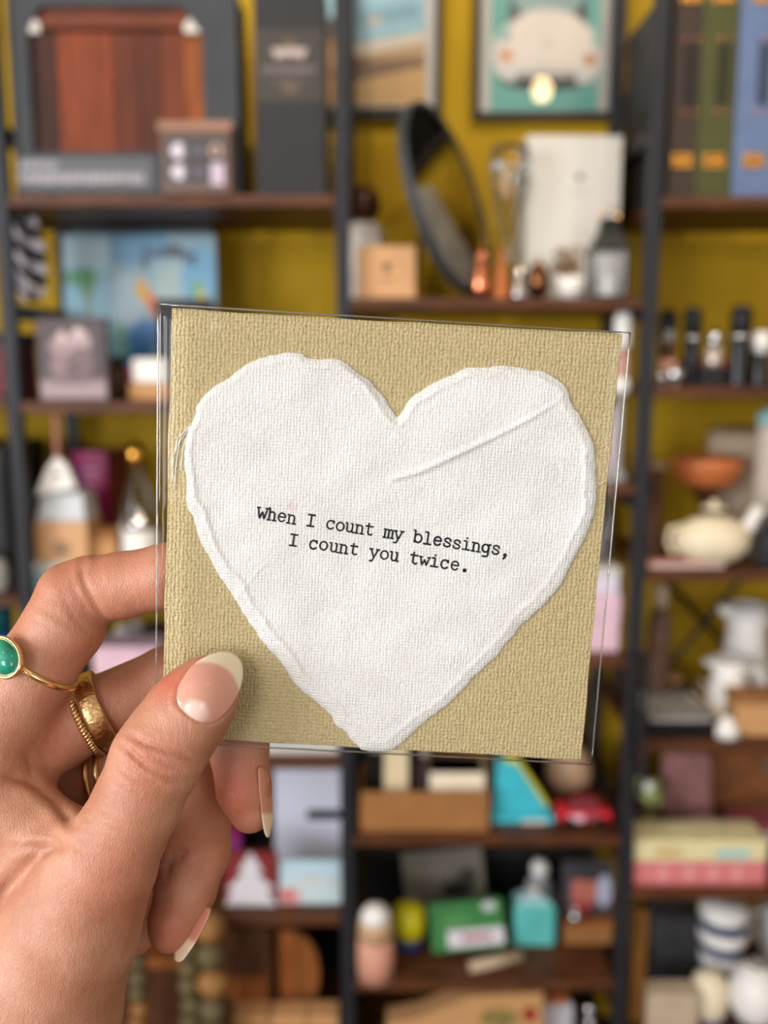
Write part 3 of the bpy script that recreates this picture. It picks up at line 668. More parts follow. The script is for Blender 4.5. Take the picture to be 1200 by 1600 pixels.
# nails: curved plates laid on the finger ends
def nail_mat():
    m = Mprint('nail_plate', .22, .35, 'print'); b = m.node_tree.nodes['Principled BSDF']; b.inputs['Subsurface Weight'].default_value = .15; b.inputs['Subsurface Scale'].default_value = .002
    b.inputs['Subsurface Radius'].default_value = (1, .4, .25); return m
def nail(outline, depth_fn, col_fn, n=64, m=22, thick=.00045):
    O = resample(outline, n*3); k = np.ones(9)/9; O = np.stack([np.convolve(np.concatenate([O[-4:, i], O[:, i], O[:4, i]]), k, 'valid') for i in range(2)], -1)[::3]
    C = O.mean(0); t = np.linspace(0, 1, m); P = C+(O-C)[None]*t[1:, None, None]; P = np.concatenate([C[None], P.reshape(-1, 2)])
    d = depth_fn(P); V = c2w_arr(np.stack([(P[:, 0]-600)/F*d, (P[:, 1]-800)/F*d, d], -1))-np.array(HB)
    fs = [(0, 1+i, 1+(i+1) % n) for i in range(n)]+[(1+j*n+i, 1+(j+1)*n+i, 1+(j+1)*n+(i+1) % n, 1+j*n+(i+1) % n) for j in range(m-2) for i in range(n)]
    mb = MB(); mb.add(V.tolist(), fs); o = mb.build('nail', nail_mat(), hand, smooth=True, solid=thick)
    c = col_fn(P); at_ = o.data.attributes.new('print', 'FLOAT_COLOR', 'POINT'); at_.data.foreach_set('color', np.concatenate([c, np.ones((len(P), 1))], 1).astype(np.float32).ravel()); return o
sel = ni_ & (hv[:, 2] < 236) & (facing > .5)
def quad(p): x, y = (p[:, 0]-328)/50, (p[:, 1]-1078)/50; return np.stack([np.ones(len(p)), x, y, x*x, x*y, y*y], -1)
cf = np.linalg.lstsq(quad(UV[sel]), hv[sel, 2], rcond=None)[0]
cf[3:] = np.where(np.abs(cf[3:]) > 0, cf[3:], 0)
def mixc(base, m, col): return base*(1-m[:, None])+lin(col)*m[:, None]
def thumb_col(P):
    c = np.ones((len(P), 1))*lin((206, 148, 130)); x = (P[:, 0]-328)*.59-(P[:, 1]-1078)*.81; y = (P[:, 0]-328)*.81+(P[:, 1]-1078)*.59
    c = mixc(c, np.clip((x-38+.0115*y*y)/6, 0, 1), (226, 208, 180)); c = mixc(c, .8*np.clip(1.25-np.hypot((x+38)/15, (y-2)/19), 0, .6)/.6, (236, 208, 196)); return c
nail(NAIL, lambda P: quad(P)@cf-.02, thumb_col)
def side_nail(outline, c0, axis, d0, kx, ky):
    def df(P): s = (P-np.array(c0))@np.array(axis); q = (P-np.array(c0))@np.array([-axis[1], axis[0]]); return d0+kx*s+ky*q+.006*q*q
    L = [np.array(o)@np.array(axis) for o in outline]; tip = max(L)
    def cl(P):
        s = tip-P@np.array(axis); c = np.ones((len(P), 1))*lin((206, 140, 118)); return mixc(c, np.clip((46-s)/8, 0, 1), (232, 208, 178))
    nail(outline, df, cl, 40, 10)
side_nail([(403,1196), (413,1198), (420,1212), (425,1245), (425,1282), (419,1313), (413,1300), (409,1272), (405,1236)], (414,1255), (.06, 1), 247.6, -.01, -.25)
side_nail([(331,1416), (325,1437), (304,1476), (283,1505), (272,1502), (274,1480), (283,1455), (300,1430), (318,1417)], (300,1458), (-.54, .84), 252.5, -.01, .18)

# ------------------------------------------------------------------ rings
m_gold = M('polished_gold', (236, 204, 146), .2, 1.0, var=.06, scale=300); m_gold2 = M('worn_gold', (212, 174, 124), .28, 1.0, var=.12, scale=400, bump=.2, bscale=900)
def ring_frame(u, v, d, dirpx, dz):
    c = P3(u, v, d)*1e-3; a = np.array([dirpx[0], dirpx[1], dz], float); a /= np.linalg.norm(a); e2 = np.array([0, 0, -1.])-a*(-a[2]); e2 /= np.linalg.norm(e2); e1 = np.cross(a, e2)
    return c, a, e1, e2
def ringpt(fr, R, ph, off=0.0): c, a, e1, e2 = fr; return camvec(c+R*(math.cos(ph)*e1+math.sin(ph)*e2)+a*off)
fr = ring_frame(62, 1036, 247, (.58, -.81), 0.0); R1 = 64.5*.247/F
if fr[2][0] > 0: fr = (fr[0], fr[1], -fr[2], fr[3])
base = camvec(fr[0]); tr_ = thing('gemstone_ring', 'thin gold ring with an oval green turquoise stone on the index finger', 'ring', base)
MB().tube([ringpt(fr, R1, 2*math.pi*i/64)-base for i in range(64)], .00095, 10, True).build('band', m_gold, tr_, smooth=True)
ph0 = math.acos(.43); cst = ringpt(fr, R1+.0018, ph0); nrm = (cst-base).normalized(); axw = dirw(fr[1]).normalized(); sd = nrm.cross(axw).normalized()
def onst(x, y, z): return cst-base+axw*x+sd*y+nrm*z
def oval(mb, prof, sx, sy, n=36):
    vs = [onst(r*sx*math.cos(2*math.pi*i/n), r*sy*math.sin(2*math.pi*i/n), z) for r, z in prof for i in range(n)]
    fs = [(j*n+i, j*n+(i+1) % n, (j+1)*n+(i+1) % n, (j+1)*n+i) for j in range(len(prof)-1) for i in range(n)]+[tuple(range(n)), tuple((len(prof)-1)*n+i for i in range(n))]
    mb.add(vs, fs); return mb
A_, B_ = .0041, .0057
oval(MB(), [(.55, -.0022), (.9, -.0016), (1.10, -.0002), (1.16, .0008), (1.10, .0014), (1.0, .0014), (.98, .0004)], A_, B_).build('bezel', m_gold, tr_, smooth=True)
oval(MB(), [(1.0, .0002), (.98, .0012), (.9, .0021), (.75, .0029), (.5, .0036), (.25, .0039), (.02, .004)], A_, B_).build('stone', M('green_turquoise', (22, 138, 112), .12, var=.35, scale=320, spec=.6, coat=.6), tr_, smooth=True)
fm = ring_frame(154, 1110, 260, (.905, -.42), .20); R2 = 56.5*.260/F; base = camvec(fm[0])
wb = thing('wide_ring', 'broad worn gold band with stamped marks on the middle finger', 'ring', base); mb = MB(); n = 64; hw = .0026
for j, (o_, r_) in enumerate([(-hw, R2), (-hw, R2+.0009), (-hw*.8, R2+.0012), (hw*.8, R2+.0012), (hw, R2+.0009), (hw, R2)]): mb.v += [tuple(ringpt(fm, r_, 2*math.pi*i/n, o_)-base) for i in range(n)]
mb.f = [(j*n+i, j*n+(i+1) % n, ((j+1) % 6)*n+(i+1) % n, ((j+1) % 6)*n+i) for j in range(6) for i in range(n)]
mb.build('band', m_gold2, wb, smooth=True)
mk = MB()
for p0 in (.25, .40, .55, .70):
    for (o0, q0), (o1, q1) in (((-.0011, 0), (.0011, 0)), ((-.0011, 0), (-.0011, .05)), ((.0011, 0), (.0011, .05))):
        for sg in (1,): mk.tube([ringpt(fm, R2+.00122, p0+q0+(0 if k == 0 else q1-q0)*1.0, o0+(o1-o0)*k)-base for k in (0, 1)], .00014, 5)
mk.build('stamped_mark', M('dark_engraving', (96, 64, 34), .5, .8), wb)
ft = ring_frame(133, 1121, 260.3, (.905, -.42), .20); R3 = 57.5*.260/F; base = camvec(ft[0])
rp = thing('rope_ring', 'twisted gold rope ring worn against the broad gold band', 'ring', base)
for s in (0, 1):
    pts = []
    for i in range(360):
        ph = 2*math.pi*i/360; tw = 34*ph+s*math.pi; pts.append(ringpt(ft, R3+.0007+.0006*math.cos(tw), ph, .0006*math.sin(tw))-base)
    MB().tube(pts, .00062, 6, True).build('strand', m_gold2, rp, smooth=True)
fq = ring_frame(160, 1207, 271.6, (.98, -.15), 0); R4 = 58.5*.2716/F
for k, (off, lab) in enumerate(((-.0014, 'thin gold ring on the ring finger, on the knuckle side of its pair'), (.0016, 'thin gold ring on the ring finger, on the nail side of its pair'))):
    base = camvec(fq[0]+fq[1]*off); MB().tube([ringpt(fq, R4, 2*math.pi*i/48, off)-base for i in range(48)], .0009, 8, True).build('thin_ring', m_gold, None, smooth=True, loc=base)
    tag(bpy.data.objects[-1] if False else COL.objects[-1], lab, 'ring', 'pair of thin rings on the ring finger')
# ------------------------------------------------------------------ goods on the shelves
def px(Y, z): return dep(Y, z)/F
def put(name, label, cat, u0, u1, v0, Y, zs, rz=0.0, group=None, rx=0.0, ry=0.0):
    """a thing standing at depth Y on height zs, spanning u0..u1, its top at row v0: (root, width, height)"""
    h = Zv(v0, Y)-zs; x = Xu((u0+u1)/2, Y, zs+h/2)
    for i, bz in enumerate((FZ, LZ, CZ, RZ)):
        if XP[i] < x < XP[i+1]:
            ab = [b for b in bz if b > zs+.05]
            if ab: h = min(h, min(ab)-BT-.003-zs-.02*abs(rx))
    return thing(name, label, cat, (x, Y, zs+.0005), rz, group, rx, ry), (u1-u0)*px(Y, zs+h/2), h
def carton(name, label, cat, u0, u1, v0, Y, zs, d, mat, rz=0.0, group=None, rx=0.0, ry=0.0, bev=.0015, lid=None, part='box_body'):
    r, w_, h = put(name, label, cat, u0, u1, v0, Y, zs, rz, group, rx, ry); r.location.z += d*math.sin(abs(rx))+w_/2*math.sin(abs(ry))
    MB().box(-w_/2, w_/2, 0, d, 0, h).build(part, mat, r, bevel=bev)
    if lid: MB().box(-w_/2-.0012, w_/2+.0012, -.0012, d+.0012, h*(1-lid[0]), h+.0008).build('lid', lid[1], r, bevel=bev)
    return r, w_, h
def lath(r, name, mat, Y, zs, prof, s=None, seg=28, smooth=True, cx=0, cy=0, **k):
    s = s or px(Y, zs); return MB().lathe([(a*s, max(Zv(v, Y)-zs, 0)) for a, v in prof], seg, cx, cy, **k).build(name, mat, r, smooth=smooth)
def star(p, cx, cy, r, col, asp=1.0):
    pts = [(cx+r*(1 if i % 2 == 0 else .5)*math.cos(math.pi*i/5+math.pi/2), cy+asp*r*(1 if i % 2 == 0 else .5)*math.sin(math.pi*i/5+math.pi/2)) for i in range(10)]; return p.poly(pts, col)

K = dict(
 slate=M('slate_card', (56, 60, 66), .6), slate2=M('slate_card_pale', (104, 110, 120), .6), black=M('matt_black_card', (34, 34, 38), .55), jet=M('jet_black', (16, 16, 18), .4), blackgloss=M('black_gloss', (22, 22, 26), .15),
 kraft=M('kraft_card', (196, 148, 100), .8, var=.06, scale=60), kraft2=M('kraft_card_deep', (154, 106, 62), .8), white=M('white_card', (208, 204, 198), .5, var=.03), ceramic=M('white_ceramic', (236, 233, 230), .25, var=.03),
 cream=M('cream_ceramic', (232, 218, 190), .35, var=.05), lilac=M('lilac_card', (206, 184, 204), .6), pink=M('pale_pink_card', (226, 190, 206), .6), magenta=M('magenta_card', (142, 28, 84), .45), maroon=M('maroon_card', (104, 26, 38), .5),
 brownjar=M('brown_glass', (74, 44, 28), .15), copper=M('rose_gold_metal', (214, 136, 100), .2, 1.0), silver=M('silver_metal', (205, 205, 208), .15, 1.0), gold=M('gold_metal', (216, 160, 74), .25, 1.0),
 red=M('red_plastic', (206, 36, 52), .3), teal=M('turquoise_plastic', (66, 184, 204), .35), yellow=M('yellow_plastic', (222, 212, 36), .35), navy=M('navy_plastic', (36, 54, 104), .35), green=M('green_packet', (46, 112, 56), .4),
 aqua=M('aqua_liquid', (96, 190, 186), .15), peach=M('peach_wax', (208, 150, 128), .5), beige=M('beige_cloth', (192, 172, 148), .9, bump=.4), mauve=M('mauve_cloth', (150, 106, 104), .85, var=.35, scale=60), grey=M('grey_card', (150, 148, 146), .7),
 stone=M('grey_slate_stone', (104, 100, 92), .7, var=.3, scale=20), wood=Mwood('honey_wood', (172, 104, 52), (132, 72, 34), .45, 'Z'), darkwood=Mwood('dark_wood', (96, 58, 34), (60, 34, 20), .5, 'Z'), blue=M('bright_blue_plastic', (30, 84, 168), .35),
 bluegrey=M('blue_grey_card', (104, 124, 138), .6), paleblue=M('pale_blue_card', (176, 204, 220), .5), amber=M('amber_wood', (186, 106, 60), .35), sage=M('sage_leaf', (160, 172, 110), .7, var=.3, scale=80), olivebead=M('olive_wood_bead', (98, 86, 58), .5, var=.3, scale=40),
 tanbead=M('tan_wood_bead', (146, 104, 58), .5, var=.25, scale=40))
GLASS = Mfilm('clear_glass', (.97, .98, .98), .03, 1.5, .8)
PANE = Mfilm('picture_glass', (.98, .98, .98), .01, 1.5, 1.0)

# --- left bay, top board
z = LZ[0]; Y = 1.612
r, w_, h = put('chopping_board_box', 'large slate gift box with a window showing a striped wooden board', 'gift box', 17, 372, -14, Y, z)
sx = px(Y, z+h/2); cx = (372+17)/2
def lx(u): return (u-cx)*sx
def lz(v): return Zv(v, Y)-z
wx0, wx1, wz0, wz1 = lx(48), lx(318), lz(238), lz(10); D = .10
fb = MB().box(-w_/2, wx0, 0, .004, 0, h).box(wx1, w_/2, 0, .004, 0, h).box(wx0, wx1, 0, .004, 0, wz0).box(wx0, wx1, 0, .004, wz1, h)
fb.prism([(wx0, wz1), (wx0+.022, wz1), (wx0, wz1-.03)], 0, .004).prism([(wx1, wz1), (wx1-.03, wz1), (wx1, wz1-.04)], 0, .004)
fb.build('front_panel', K['slate'], r)
MB().box(-w_/2, -w_/2+.004, .004, D, 0, h).box(w_/2-.004, w_/2, .004, D, 0, h).box(-w_/2, w_/2, D, D+.004, 0, h).box(-w_/2, w_/2, .004, D, 0, .004).box(-w_/2, w_/2, .004, D, h-.004, h).build('box_body', K['slate'], r)
for u0, u1, c1, c2 in ((40, 88, (70, 32, 18), (42, 18, 10)), (88, 176, (134, 60, 26), (104, 44, 18)), (176, 216, (100, 44, 20), (76, 32, 14)), (216, 250, (92, 40, 18), (70, 30, 14)), (250, 288, (118, 54, 22), (92, 40, 16)), (288, 326, (156, 84, 34), (112, 54, 20))):  # first strip darkened: shadow inside the window put into the wood colour
    MB().box(lx(u0)+.0004, lx(u1)-.0004, .012, .032, .006, lz(46)).build('board_strip', Mwood('board_strip_%d' % u0, c1, c2, .6, 'Z'), r, bevel=.001)
MB().box(lx(40), lx(326), .010, .032, lz(41), lz(4)).build('board_end', Mwood('board_end', (116, 50, 22), (86, 36, 16), .4), r, bevel=.001)
for ua, ub in ((46, 66), (290, 317)): MB().prism([(lx(ua), lz(50)), (lx(ub), lz(50)), (lx(ub), lz(36)), (lx((ua+ub)/2), lz(24)), (lx(ua), lz(36))], .004, .009).build('corner_guard', K['white'], r)
panel('label_strip', r, lx(20), lx(236), lz(296), lz(246), -.0006, lambda s, t: Pic(s, t, (84, 86, 92)).words(.02, .30, .76, .30, (150, 148, 156), 1).words(.0, .92, .36, .34, (160, 156, 164), 2).c, 90, label='two lines of white lettering')
def small_pic(s, t):
    p = Pic(s, t, (104, 82, 72)).rect(.06, .94, .12, .92, (62, 58, 60))
    for y_ in (.34, .70): p.ell(.24, y_, .11, .13, (214, 206, 222)).rect(.30, .35, y_-.12, y_+.12, (120, 112, 120)).ell(.54, y_, .07, .09, (96, 90, 106))
    return p.ell(.80, .70, .10, .11, (200, 168, 160)).ell(.80, .70, .06, .07, (70, 60, 60)).rect(.72, .92, .12, .48, (196, 178, 200)).c
r, w_, h = carton('mug_set_box', 'small brown window box propped before the slate gift box', 'box', 252, 360, 192, 1.579, z, .029, M('brown_box_card', (126, 100, 88), .6))
panel('box_front', r, -w_/2+.002, w_/2-.002, .002, h*.86, -.0008, small_pic, 44)
MB().box(-w_/2-.004, w_/2+.004, -.004, .029, h*.88, h+.002).build('lid', M('copper_brown_lid', (150, 112, 94), .4), r, bevel=.001)
def black_lab(s, t): return Pic(s, t, (62, 57, 56)).ell(.5, .80, .10, .05, (104, 92, 70)).poly([(.24, .74), (.76, .74), (.70, .60), (.5, .63), (.30, .60)], (176, 160, 158)).words(.12, .88, .45, .09, (116, 106, 108), 5).ell(.5, .20, .14, .08, (96, 82, 70)).words(.2, .8, .30, .05, (92, 82, 78), 6).c
r, w_, h = carton('bottle_box', 'tall charcoal bottle box with a grey label band', 'box', 398, 508, -24, 1.612, z, .10, M('charcoal_card', (42, 42, 46), .6))
panel('label_band', r, -w_/2+.001, w_/2-.001, Zv(160, 1.612)-z, Zv(46, 1.612)-z, -.0006, black_lab, 50)

# --- framed prints on the wall
def framed(label, o, mt, pr_, fn, Yw=RY1):
    zc = Zv(o[3], Yw-.02); u0, u1 = o[0], o[1]; Yf = Yw-.026
    def q(u, v): p = at(u, v, Yf); return p.x, p.z
    x0, z1 = q(o[0], o[2])[0], Zv(o[2], Yf); x1 = q(o[1], 60)[0]; x0 = q(o[0], 60)[0]; z0 = Zv(o[3], Yf)
    r = thing('framed_print', label, 'framed print', ((x0+x1)/2, Yw-.0005, z0)); ox = (x0+x1)/2
    m0, m1 = q(mt[0], 60)[0]-ox, q(mt[1], 60)[0]-ox; mz0, mz1 = Zv(mt[3], Yf)-z0, Zv(mt[2], Yf)-z0; W, H = (x1-x0)/2, z1-z0
    fm_ = M('black_wood_frame', (40, 34, 32), .4)
    for bx in ((-W, m0, 0, H), (m1, W, 0, H), (m0, m1, 0, mz0), (m0, m1, mz1, H)): MB().box(bx[0], bx[1], -.026, 0, bx[2], bx[3]).build('frame_rail', fm_, r, bevel=.001)
    MB().box(m0, m1, -.012, -.004, mz0, mz1).build('mount', K['white'], r)
    panel('print', r, q(pr_[0], 60)[0]-ox, q(pr_[1], 60)[0]-ox, Zv(pr_[3], Yf)-z0, Zv(pr_[2], Yf)-z0, -.013, fn, 80)
    MB().box(m0, m1, -.0175, -.0155, mz0, mz1).build('glass', PANE, r)
def car_rear(s, t):
    u, v = 495+171*s, 161-271*t; p = Pic(s, t, (206, 166, 110))
    def P(*a): return [((x-495)/171, (161-y)/271) for x, y in a]
    p.poly(P((495, 88), (666, 84), (666, 100), (560, 122), (495, 118)), (136, 100, 72)).poly(P((495, 122), (560, 122), (666, 98), (666, 161), (495, 161)), (214, 172, 112))
    p.poly(P((500, -110), (666, -110), (666, 44), (560, 62), (545, 84), (520, 40), (498, 52)), (158, 198, 212)).poly(P((560, 10), (655, 0), (655, 22), (562, 36)), (130, 172, 190)).ell(.53, .50, .055, .03, (200, 180, 170))
    p.poly(P((548, 66), (666, 44), (666, 60), (556, 82)), (224, 212, 200)).poly(P((560, 82), (666, 60), (666, 84), (580, 90)), (196, 164, 120))
    p.ell((522-495)/171, (161-56)/271, .12, .13, (70, 56, 44)).ell((528-495)/171, (161-88)/271, .14, .13, (178, 126, 66)).ell((528-495)/171, (161-88)/271, .07, .07, (206, 164, 104)); return p.c
def car_front(s, t):
    p = Pic(s, t, (112, 176, 168))
    def E(u, v, ru, rv, c): p.ell((u-768)/172, (170-v)/280, ru/172, rv/280, c)
    E(855, 122, 72, 16, (44, 52, 50)); E(797, 78, 26, 44, (226, 216, 208)); E(917, 82, 24, 44, (226, 216, 208)); E(857, 20, 62, 70, (70, 76, 76)); E(857, -12, 54, 40, (150, 176, 176)); E(857, 62, 72, 54, (236, 224, 214))
    E(856, 106, 72, 13, (226, 220, 214)); E(856, 112, 66, 4, (150, 146, 140)); E(803, 112, 7, 13, (214, 216, 216)); E(910, 116, 7, 13, (214, 216, 216))
    E(793, 82, 9, 9, (222, 140, 62)); E(925, 88, 9, 9, (190, 120, 62)); E(790, 50, 9, 11, (150, 190, 186)); E(934, 60, 7, 11, (150, 190, 186)); E(858, 62, 5, 10, (214, 204, 192)); return p.c
framed('black framed print of a pale blue car on sand', (484, 690, -150, 184), (492, 681, -140, 167), (495, 666, -110, 161), car_rear)
framed('black framed print of a white vintage car on teal', (741, 966, -150, 186), (751, 956, -140, 174), (768, 940, -110, 170), car_front)

# --- centre bay, top board
z = CZ[0]
def logo(col, bgc, r0=.12, cy=.6, w2=.14):
    return lambda s, t: star(Pic(s, t, bgc), .5, cy, r0, col).words(.5-w2, .5+w2, cy-.24, .04, col, 3).c
r, w_, h = carton('kraft_gift_box', 'small square kraft box with a dark star beside the mirror', 'box', 558, 650, 384, 1.63, z, .085, K['kraft'])
panel('printed_front', r, -w_/2+.002, w_/2-.002, .002, h-.002, -.0006, logo((70, 52, 38), (206, 158, 112)), 50)
Y = 1.80; r, w_, h = put('wooden_figurine', 'brown round-headed wooden figurine in white cloth behind the kraft box', 'figurine', 540, 596, 290, Y, z)
lath(r, 'cloth_base', M('white_lace', (206, 198, 188), .9), Y, z, [(32, 480), (31, 420), (30, 372), (24, 352), (10, 346), (0, 346)], wob=lambda a, k: 1+.12*math.sin(7*a)); lath(r, 'head', K['brownjar'], Y, z, [(0, 352), (14, 350), (24, 335), (27, 318), (22, 300), (12, 291), (0, 289)])
# round mirror, turned to the right and tilted back
Y = 1.715; th = math.radians(17.5); ps = math.radians(66); up = Vector((-math.sin(th), 0, math.cos(th))); nn = Vector((math.cos(th), 0, math.sin(th)))*math.sin(ps)+Vector((0, -math.cos(ps), 0)); sdv = up.cross(nn).normalized()
Rm = 150*px(Y, z+.15); lowz = Rm*math.hypot(up.z, sdv.z)+.012
r = thing('round_mirror', 'round mirror in a thin black rim leaning back on the shelf', 'mirror', (Xu(699, Y, z+lowz), Y, z+.001))
def disc(prof, n=56):
    mb = MB(); c = Vector((0, 0, lowz)); mb.v = [tuple(c+(up*math.cos(2*math.pi*i/n)+sdv*math.sin(2*math.pi*i/n))*a+nn*b) for a, b in prof for i in range(n)]
    mb.f = [(j*n+i, j*n+(i+1) % n, (j+1)*n+(i+1) % n, (j+1)*n+i) for j in range(len(prof)-1) for i in range(n)]+[tuple(range(n)), tuple((len(prof)-1)*n+i for i in range(n))]; return mb
rim = disc([(Rm-.010, -.008), (Rm, -.008), (Rm, .008), (Rm-.005, .008), (Rm-.006, .003)]); rim.f = rim.f[:-1]; rim.build('rim', K['slate'], r)
disc([(.001, .004), (Rm-.006, .004)]).build('mirror_glass', M('mirror_silver', (226, 224, 220), .02, 1.0, var=0), r)
sp = Vector((-math.sin(th), 0, math.cos(th)))*Rm*.4-nn*.012; MB().tube([tuple(Vector((0, 0, lowz))+sp), (-.055, .11, .001)], .004, 8).build('prop_leg', K['black'], r)
Y = 1.678; r, w_, h = put('glass_goblet', 'tall clear waisted glass with metal balls added as glints between mirror and white box', 'glass', 765, 825, 228, Y, z)
lath(r, 'bowl', GLASS, Y, z, [(27, 228), (31, 250), (29, 280), (23, 320), (14, 360), (6, 392), (8, 410), (14, 440), (22, 468)], smooth=True).data.polygons[0].use_smooth = True
for i, (u, v, m) in enumerate(((778, 258, 'silver'), (802, 250, 'gold'), (806, 280, 'silver'), (780, 292, 'gold'), (795, 300, 'gold'))): MB().ball((.9*(u-795)*px(Y, z+.2), -.008 if i % 2 else .006, Zv(v, Y)-z), .009).build('bead', K[m], r, smooth=True)  # metal balls stand in for bright reflections in the glass
r, w_, h = carton('white_gift_box', 'tall white box with a small black star logo', 'box', 822, 969, 212, 1.722, z, .13, K['white'], rz=.04)
panel('printed_front', r, -w_/2+.002, w_/2-.002, .002, h-.002, -.0006, lambda s, t: star(Pic(s, t, (208, 204, 197)), .56, .76, .05, (50, 46, 46), .7).words(.47, .66, .67, .012, (170, 165, 160), 4).rect(.02, .98, .33, .335, (214, 208, 202)).c, 60)
Y = 1.65
r, w_, h = put('copper_pear', 'rose gold pear ornament on the shelf below the mirror', 'ornament', 732, 772, 372, Y, z); lath(r, 'fruit', K['copper'], Y, z, [(6, 470), (15, 466), (17, 448), (14, 425), (9, 404), (6, 392), (0, 388)]); MB().tube([(0, 0, Zv(390, Y)-z), (.004, 0, Zv(372, Y)-z)], .0018, 6).build('stem', K['gold'], r)
Y = 1.638; r, w_, h = put('copper_cone', 'slim copper cone ornament behind the rose gold pear', 'ornament', 768, 800, 392, Y, z); lath(r, 'cone', K['amber'], Y, z, [(12, 470), (11, 462), (7, 424), (2, 394), (0, 392)]); MB().ball((0, 0, Zv(392, Y)-z), .006).build('tip', K['copper'], r, smooth=True)
Y = 1.635; r, w_, h = put('silver_bell', 'small silvery bell beside the copper cone', 'bell', 796, 826, 412, Y, z); lath(r, 'bell', K['silver'], Y, z, [(15, 468), (14, 460), (10, 440), (8, 424), (3, 418), (0, 417)]); MB().ball((0, 0, Zv(415, Y)-z), .005).build('knob', K['gold'], r, smooth=True)
Y = 1.66; r, w_, h = put('bronze_bauble', 'dark bronze ball ornament before the white box', 'ornament', 822, 860, 404, Y, z); lath(r, 'ball', M('bronze_metal', (120, 84, 56), .2, 1.0), Y, z, [(4, 469), (14, 462), (19, 446), (18, 428), (10, 414), (0, 410)]); lath(r, 'cap', K['gold'], Y, z, [(4, 413), (4, 406), (0, 404)])
Y = 1.635; r, w_, h = put('dried_flower_pot', 'little white pot of brown dried leaves before the white box', 'plant pot', 862, 922, 386, Y, z)
lath(r, 'pot', K['ceramic'], Y, z, [(16, 470), (20, 450), (24, 434), (21, 434), (18, 445), (0, 446)]); mb = MB(); rr = random.Random(5)
for i in range(70):
    a, e, q = rr.uniform(0, 6.3), rr.uniform(.2, 1.4), rr.uniform(.01, .042); c = Vector((q*math.cos(a)*math.cos(e)*1.0-.006, q*math.sin(a)*math.cos(e)*.7, Zv(434, Y)-z+q*1.3*math.sin(e))); t1 = Vector((rr.uniform(-1, 1), rr.uniform(-1, 1), rr.uniform(-1, 1))).normalized()*.009; t2 = t1.orthogonal().normalized()*.005
    mb.add([tuple(c-t1), tuple(c+t2), tuple(c+t1), tuple(c-t2)], [(0, 1, 2, 3)])
mb.build('dried_leaves', M('dry_brown_leaf', (134, 100, 58), .7, var=.35, scale=90), r)['kind'] = 'stuff'
Y = 1.622; r, w_, h = put('lantern', 'small black topped glass lantern at the end of the mirror shelf', 'lantern', 928, 984, 330, Y, z); W = w_/2
MB().box(-W, W, 0, 2*W, 0, .006).build('base', K['jet'], r); zr = Zv(390, Y)-z
MB().taper(-W*1.05, W*1.05, -W*.05, 2*W*1.02, zr, zr+.03, .55).taper(-W*.55, W*.55, W*.45, W*1.55, zr+.03, h-.008, .8).build('roof', K['jet'], r)
for a in (-1, 1):
    for b in (0, 1): MB().box(a*W-.002*(a+1), a*W-.002*(a-1), b*(2*W-.004), b*(2*W-.004)+.004, .006, zr).build('corner_post', K['jet'], r)
MB().box(-W+.004, W-.004, .002, 2*W-.002, .006, zr).build('glass', GLASS, r); MB().lathe([(.014, .006), (.014, .04), (0, .04)], 18, 0, W).build('candle', K['ceramic'], r)
MB().tube([(.016*math.cos(t), W, h-.008+.016*math.sin(t)) for t in np.linspace(0, math.pi, 10)], .0018, 6).build('handle', K['gold'], r)

# --- left bay, second board
z = LZ[1]
def cover_a(s, t):
    p = Pic(s, t, (150, 200, 224)).rect(0, 1, 0, .3, (96, 168, 208), .1).rect(0, 1, .8, 1, (190, 214, 222), .1).ell(.32, .74, .40, .05, (96, 160, 104)).ell(.45, .70, .12, .10, (104, 164, 110)).rect(.42, .50, .3, .7, (150, 160, 130))
    for x in (.1, .24, .62, .8): p.rect(x, x+.04, 0, 1, (170, 210, 226), .02)
    return p.c
def cover_b(s, t):
    p = Pic(s, t, (150, 178, 190)).ell(.2, .95, .35, .14, (110, 158, 190)).ell(.72, .55, .35, .30, (168, 188, 188)).ell(.3, .28, .28, .2, (60, 130, 196)).ell(.85, .74, .18, .2, (120, 172, 206)).ell(.06, .35, .10, .22, (110, 160, 150)).ell(.15, .6, .18, .16, (168, 192, 206))
    for i, (x, y_, hh) in enumerate(((.34, .86, .10), (.43, .885, .04), (.51, .89, .05), (.58, .905, .065), (.65, .895, .065), (.72, .875, .05), (.79, .85, .06))): p.ell(x, y_, .034, hh*.75, (58, 62, 80), -.15).ell(x+.004, y_, .012, hh*.3, (128, 150, 162))
    p.ell(.30, .66, .06, .075, (226, 172, 70), .6).ell(.40, .57, .05, .085, (224, 116, 62), .5).ell(.86, .60, .05, .09, (214, 200, 96), .4).ell(.92, .50, .05, .07, (206, 170, 96)).ell(.82, .68, .04, .05, (120, 176, 110)).ell(.22, .12, .14, .07, (196, 60, 104)).ell(.06, .12, .08, .10, (120, 110, 90)).ell(.45, .2, .10, .10, (96, 150, 120)); return p.c
def book(label, u0, u1, v0, Y, z, th_, fn, cov, rx=-.06, rz=0):
    r, w_, h = put('picture_book', label, 'book', u0, u1, v0, Y, z, rz=rz, rx=rx); r.location.z += th_*math.sin(abs(rx)); MB().box(-w_/2, w_/2, 0, .002, 0, h).box(-w_/2, w_/2, th_-.002, th_, 0, h).box(-w_/2, -w_/2+.002, .002, th_-.002, 0, h).build('cover', cov, r)
    MB().box(-w_/2+.002, w_/2-.003, .002, th_-.002, .003, h-.003).build('pages', K['white'], r)
    if fn: panel('cover_print', r, -w_/2, w_/2, 0, h, -.0006, fn, 70)
book('pale blue picture book with a green palm tree', 100, 180, 366, 1.800, z, .008, cover_a, K['paleblue'], rz=.0); book('blue picture book with dark arched title and orange bird', 172, 337, 366, 1.785, z, .012, cover_b, K['paleblue'])
